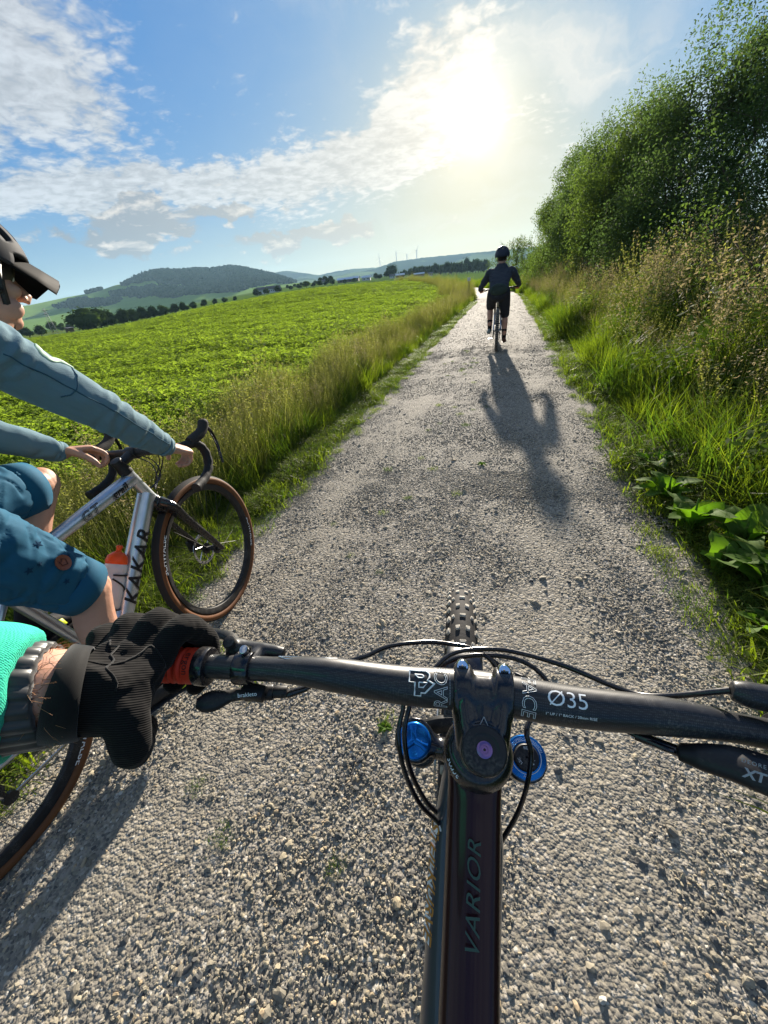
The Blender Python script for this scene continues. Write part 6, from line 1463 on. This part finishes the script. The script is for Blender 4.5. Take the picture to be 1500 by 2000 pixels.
# ---------------------------------------------------------------- the photographer's own arm and gloved hand
p0 = empty('person', (0, 0, 0)); tag(p0, 'photographer\'s left arm in teal sleeve and black glove on the red grip', 'person')
def glove_fn(N, b):
    g = N.n('ShaderNodeTexCoord').outputs['Object']
    w = N.n('ShaderNodeTexWave', wave_type='BANDS', bands_direction='X'); N.put(w.inputs['Vector'], N.comb(N.vm('DOT_PRODUCT', g, (-.08, .72, .69)), 0., 0.)); w.inputs['Scale'].default_value = 190.; w.inputs['Distortion'].default_value = 0.; w.inputs['Detail'].default_value = 1; w.inputs['Detail Scale'].default_value = .4
    N.put(b.inputs['Base Color'], N.mix(w.outputs['Fac'], (.005, .0048, .0048), (.017, .0155, .015)))
    bump_to(N, b, N.m('ADD', w.outputs['Fac'], N.m('MULTIPLY', N.noise(g, 90., 4), .7)), .45, .0007)
m_glove = M_('glove_rib', fn=glove_fn, rough=.85, sheen=.05, spec=.1)
m_glove2 = cloth('glove_smooth', (.006, .0056, .0055), (.011, .010, .0098), 1500., .7, .2, .3, .0004)
m_cuff = M_('cuff_black', (.030, .030, .031), .34, spec=.6, sheen=.3)
MC = [np.array(q) for q in ((-.2880, .1600, 1.0690), (-.3030, .1560, 1.0765), (-.3175, .1500, 1.0790), (-.3330, .1430, 1.0760))]
PI_ = [np.array(q) for q in ((-.2795, .1960, 1.0760), (-.3040, .1925, 1.0830), (-.3265, .1830, 1.0840), (-.3480, .1700, 1.0800))]
WR = np.array([-.3070, .1155, 1.0830]); W2 = np.array([-.3230, .1060, 1.0920]); W3 = np.array([-.3620, .0790, 1.1140]); ELB = np.array([-.4900, -.0150, 1.1750]); SHO = np.array([-.3000, -.300, 1.400])
def bw(s): q = np.array([*barp(s), 1.]); return (np.array(BM) @ q)[:3]
sg = [.282, .305, .328, .350]
GP = []
rads = [.0112, .0116, .0110, .0098]
for i in range(4):
    bc_ = bw(sg[i]); m, p = MC[i], PI_[i]
    d3 = bc_+np.array([0, .0275, -.004]); d4 = bc_+np.array([.002, .014, -.0265]); d5 = bc_+np.array([.002, -.006, -.029])
    b0_ = WR*.45+m*.55
    GP += limb([b0_, m, (m+p)/2+np.array([0, 0, .0035]), p, d3, d4, d5], [rads[i]*1.15, rads[i]*1.28, rads[i]*1.05, rads[i]*1.10, rads[i]*.98, rads[i]*.93, rads[i]*.8], 16, n=26)
    GP.append(ball(m+np.array([0, -.002, .003]), rads[i]*1.28, 12))
# palm slab between wrist and knuckles, thenar mass on the thumb side
def lp3(c, u, v, a, b_): return [c+u*a*cos(q)+v*b_*sin(q) for q in np.arange(18)*2*pi/18]
ku = unit(MC[0]-MC[3]); pd = unit((MC[1]+MC[2])/2-WR); pn = unit(np.cross(ku, pd)); pn = pn if pn[2] > 0 else -pn
mid = (MC[1]+MC[2])/2
wu = unit(ku-pd*np.dot(ku, pd))
GP.append(loft([lp3(W2*.5+WR*.5, unit(np.cross(unit(WR-W2), pn)), pn, .0330, .0305), lp3(WR, wu, pn, .0360, .0315), lp3(WR*.6+mid*.4-pn*.002, wu, pn, .040, .0205), lp3(WR*.25+mid*.75-pn*.003, wu, pn, .0425, .017), lp3(mid-pn*.003, ku, pn, .037, .0125)]))
TM, TI, TT_ = np.array([-.2740, .1125, 1.0640]), np.array([-.2690, .1020, 1.0380]), np.array([-.3000, .1300, 1.0120])
GP += limb([WR+np.array([.006, .003, -.006]), np.array([-.2950, .1150, 1.0720]), TM, TI, TT_], [.022, .0235, .0170, .0125, .0110], 16, n=22)
GP += limb([MC[0]+np.array([-.003, -.010, -.004]), np.array([-.2840, .1320, 1.0700]), TM], [.0165, .0175, .0165], 14)
GP.append(ball((-.291, .1320, 1.062), (.019, .018, .018), 14)); GP.append(ball((-.322, .128, 1.060), (.022, .020, .020), 14)); GP.append(ball((-.305, .110, 1.066), (.020, .018, .018), 14))
gl_d = mixf(wr(45, .0011), wr(95, .0006, seed=5))
glove = remesh('glove', GP, .0017, m_glove, p0, 3, gl_d)
# seams and stretch panel over the back of the hand
def onhand(pts): return np.array(pts)
from mathutils.bvhtree import BVHTree
_bm = bmesh.new(); _bm.from_mesh(glove.data); bv = BVHTree.FromBMesh(_bm); _bm.free()
def snap(P, off=.0006):
    out = []
    for q in smooth_path(P, 26):
        h = bv.find_nearest(Vector(q)); out.append(np.array(h[0])+np.array(h[1])*off)
    return np.array(out)
sm = [snap([WR+wu*.030+pn*.01, WR*.7+mid*.3+wu*.022+pn*.03, WR*.35+mid*.65+wu*.012+pn*.03, mid*.9+WR*.1-wu*.004+pn*.03, MC[2]*.9+PI_[2]*.1+pn*.02]),
      snap([WR-wu*.028+pn*.014, WR*.7+mid*.3-wu*.006+pn*.03, WR*.4+mid*.6+wu*.022+pn*.03, MC[0]+pn*.02, MC[0]+np.array([.014, -.004, 0])]),
      snap([W2*.4+WR*.6+wu*.03, W2*.4+WR*.6+pn*.03, W2*.4+WR*.6-wu*.03])]
for P_ in sm[:2]: part('seam', tube(P_, .0008, 6), m_glove2, glove)
band = tube([W2*.80+WR*.20, W2*.3+WR*.7, WR*.97+mid*.03], [.0375, .0372, .0372], 40, [.0352, .0338, .0320], caps=False, up=pn)
bo = part('glove_cuff', band, m_glove2, glove); bo.modifiers.new('t', 'SOLIDIFY').thickness = .0022
# bare wrist and forearm up to the shoulder, one body
arm = remesh('body', limb([SHO, SHO*.5+ELB*.5, ELB, W3*.45+ELB*.55, W3, W2, W2*.5+WR*.5], [.060, .052, .045, .044, .0345, .0325, .027], 18, n=26)[:2], .004, m_skin, p0, 3)
H = []
ad = unit(W2-W3)
for k in range(110):
    t = rng.random(); c_ = W2*(1-t)+W3*t*1.0+W2*0; c_ = W2+(W3-W2)*(-.10+.14*t); a = rng.random()*6.283; r_ = np.cross(ad, pn); rd = unit(pn*cos(a)+r_*sin(a)); p = c_+rd*.0320
    q = unit(rd*.55+ad*.6*(1 if rng.random() < .8 else -1)+rng.normal(0, .35, 3)); l_ = .008+.010*rng.random(); H.append(tube([p, p+q*l_*.5, p+q*l_+ad*.003-np.array([0, 0, .002])], [.00022, .00018, .00008], 3, caps=False))
ho = part('arm_hair', join(H), m_hairl, arm); ho['kind'] = 'stuff'
# ribbed cuff and teal sleeve
cf0, cf1 = W2+ad*.002, W2-ad*.034
n = 64; LP = []
for t, r0 in ((0, .0345), (.06, .0375), (.3, .0385), (.7, .0395), (1., .042)):
    c_ = cf0*(1-t)+cf1*t; r_ = np.cross(ad, pn); LP.append([c_+(r_*cos(a)+pn*sin(a))*(r0+.0026*abs(sin(a*10))-.0008) for a in np.arange(n*2)*2*pi/(n*2)])
cuff = part('sleeve_cuff', loft(LP, False), m_cuff, p0); cuff.modifiers.new('t', 'SOLIDIFY').thickness = .003
SL = limb([W2-ad*.019, W2-ad*.036, ELB*.45+W3*.55, ELB, ELB*.5+SHO*.5, SHO, SHO+np.array([.12, -.03, .03])], [.0455, .050, .058, .066, .070, .085, .09], 22, n=30)
SL.pop(1)
sleeve = remesh('sleeve', SL, .0042, m_teal, p0, 3, mixf(wr(14, .004), wr(40, .001)))

# ---------------------------------------------------------------- the rider ahead with his bike
def far_bike(loc, heading):
    e = empty('mountain_bike', loc, (0, 0, heading)); F2 = Frame(e, (0.0, 0, 0), (0, 0, 1), 0.)
    build_wheel(F2, (0, 0, .37), .37, .058, False, 'mtb', 1, .09, 20); build_wheel(F2, (1.20, 0, .37), .37, .058, False, 'mtb', 1, .09, 20)
    h0, h1 = np.array([.80, 0, .86]), np.array([.755, 0, .965]); bb = np.array([.44, 0, .34]); st = np.array([.30, 0, .70])
    F2.add('head_tube', tube([h0, h1], .026, 14), m_blkg); F2.add('down_tube', flat_tube([h0, bb], .032, .036), m_blkg); F2.add('top_tube', flat_tube([h1-np.array([0, 0, .03]), st], .022, .024), m_blkg)
    F2.add('seat_tube', tube([bb, st, (.27, 0, .76)], .019, 12), m_blkg); F2.add('seat_post', cyl((.28, 0, .74), (.24, 0, .93), .0155, 14), m_steelp); saddle(F2, (.225, 0, .955), m_blk)
    for s in (1, -1):
        F2.add('chain_stay', tube([bb, bb+np.array([-.12, s*.045, .01]), (.02, s*.07, .37)], .013, 8), m_blkg); F2.add('seat_stay', tube([st, (.20, s*.05, .62), (.02, s*.07, .38)], .011, 8), m_steelp)
        F2.add('fork_leg', tube([h0+np.array([.02, s*.062, -.02]), (1.20, s*.062, .37)], [.02, .018], 12), m_blk)
    F2.add('fork_crown', cyl(h0+np.array([.01, -.07, -.01]), h0+np.array([.01, .07, -.01]), .022, 12), m_blk)
    F2.add('stem', tube([h1+np.array([-.005, 0, .02]), h1+np.array([.05, 0, .045])], .019, 12), m_blk)
    bp = np.array([.80, 0, 1.02]); F2.add('handlebar', tube(smooth_path([bp+np.array([-.05, -.39, .03]), bp+np.array([-.02, -.2, .025]), bp+np.array([0, -.05, 0]), bp+np.array([0, .05, 0]), bp+np.array([-.02, .2, .025]), bp+np.array([-.05, .39, .03])], 24), .013, 12), m_blk)
    for s in (1, -1):
        F2.add('grip', cyl(bp+np.array([-.034, s*.27, .03]), bp+np.array([-.05, s*.395, .03]), .0165, 14), m_rub)
        F2.add('brake_lever', tube([bp+np.array([.0, s*.20, .02]), bp+np.array([.04, s*.26, .0]), bp+np.array([.02, s*.36, -.005])], .007, 8), m_blk)
    F2.add('cable', tube(smooth_path([bp+np.array([0, .2, .02]), bp+np.array([.1, .05, .0]), bp+np.array([.05, -.02, -.1]), h0], 12), .0028, 6), m_blk)
    drivetrain(F2, bb, (0, 0, .37), R_(62))
    return e
RB = far_bike((-.115, 8.33, .035), R_(90.5))
tag(RB, 'dark mountain bike of the rider ahead, seen from behind', 'bicycle')
p2 = empty('person', (0, 0, 0)); tag(p2, 'rider ahead seen from behind in dark jacket, dark shorts and helmet', 'person')
o2 = np.array([-.115, 8.33, .035])
def r2(x, y, z): return o2+np.array([x, y, z])    # x right, y forward
NK2, HD2 = r2(.03, .50, 1.410), r2(.035, .585, 1.535)
sh2 = {1: r2(.225, .47, 1.315), -1: r2(-.180, .47, 1.315)}; el2 = {1: r2(.325, .58, 1.16), -1: r2(-.300, .58, 1.16)}; wr2 = {1: r2(.375, .74, 1.075), -1: r2(-.375, .74, 1.065)}
hp2 = {1: r2(.10, .20, 1.00), -1: r2(-.09, .20, 1.00)}; kn2 = {1: r2(.135, .42, .575), -1: r2(-.155, .58, .74)}; an2 = {1: r2(.130, .33, .20), -1: r2(-.150, .42, .37)}
HP, HM2 = head_pieces(HD2, (0, 1, -.1), (0, 0, 1), 1.0)
SK = HP+limb([r2(0, .2, 1.0), r2(.01, .32, 1.15), r2(.02, .45, 1.30), NK2, HD2], [.10, .095, .08, .052, .050], 14)
for s in (1, -1):
    SK += limb([sh2[s], el2[s], wr2[s]], [.05, .04, .027], 12); fg, _ = fingers(wr2[s], (.1*-s, .95, -.1), (s*.3, .1, .95), (-s, 0, 0), .185, ((45, 75, 50),), tcurl=(35, 25), tdir=(-s*.5, .75, -.5)); SK += fg
    SK += limb([hp2[s], kn2[s]], [.085, .058], 12); SK += limb([kn2[s], kn2[s]*.7+an2[s]*.3+np.array([0, -.025, 0]), an2[s]], [.054, .058, .036], 12)
remesh('body', SK, .0075, m_skin, p2, 2)
JK = [loft([[c_+np.array([a*cos(q), b_*sin(q), 0]) for q in np.arange(20)*2*pi/20] for c_, a, b_ in ((r2(0, .17, .97), .165, .125), (r2(.003, .19, 1.05), .165, .13), (r2(.008, .28, 1.14), .175, .13), (r2(.015, .38, 1.24), .20, .13), (r2(.022, .45, 1.32), .21, .11), (r2(.028, .49, 1.375), .135, .09), (r2(.03, .51, 1.455), .078, .078))])]
for s in (1, -1): JK += limb([sh2[s]+np.array([-.05*s, 0, .0]), sh2[s], sh2[s]*.5+el2[s]*.5, el2[s], wr2[s]*.92+el2[s]*.08], [.078, .076, .064, .056, .040], 14, n=12)
remesh('jacket', JK, .009, m_navy, p2, 3, mixf(wr(9, .008), wr(20, .004, seed=2), fold(r2(0, 0, 1.0), r2(0, 0, 1.5), 5, .004)))
SH3 = [ball(r2(0, .16, .965), (.165, .15, .12))]
for s in (1, -1): SH3 += limb([hp2[s]+np.array([0, -.03, 0]), hp2[s]*.5+kn2[s]*.5, hp2[s]*.08+kn2[s]*.92], [.112, .098, .082], 14, n=10)
remesh('shorts', SH3, .009, m_black_c, p2, 3, mixf(wr(9, .006), wr(22, .003)))
for s in (1, -1):
    part('sock', tube([an2[s]*.60+kn2[s]*.40+np.array([0, -.012, 0]), an2[s]*.8+kn2[s]*.2, an2[s], an2[s]+np.array([0, .01, -.05])], [.053, .045, .040, .038], 14), m_sock, p2)
shoe(p2, an2[1]+np.array([0, -.085, -.085]), an2[1]+np.array([.015, .17, -.105]), (0, 0, 1), M_('shoe_brown', (.10, .045, .03), .7)); shoe(p2, an2[-1]+np.array([0, -.085, -.085]), an2[-1]+np.array([-.03, .17, -.10]), (0, 0, 1), M_('shoe_grey', (.16, .20, .20), .7))
helmet(HM2, p2, M_('helmet_navy', (.015, .022, .04), .5), False, 1.12)
hb_ = empty('hip_bag', tuple(r2(.0, .04, 1.05)), (0, 0, 0)); tag(hb_, 'dark green hip bag on the lower back of the rider ahead', 'bag')
bag = [ball((.0, .0, .0), (.155, .070, .100), 24)]; bo2 = remesh('bag_body', bag+[box((0, .02, 0), (.22, .07, .13), .03)], .006, m_bag, hb_, 4, wr(18, .003)); 
part('zip', tube([(-.11, -.045, .045), (0, -.072, .062), (.11, -.045, .045)], .0035, 6), m_blk, hb_)
part('belt', tube([(.17*cos(a), .13+.140*sin(a), -.01) for a in np.linspace(0, 2*pi, 33)], .004, 6, .022, caps=False, up=(0, 0, 1)), m_blk, hb_)
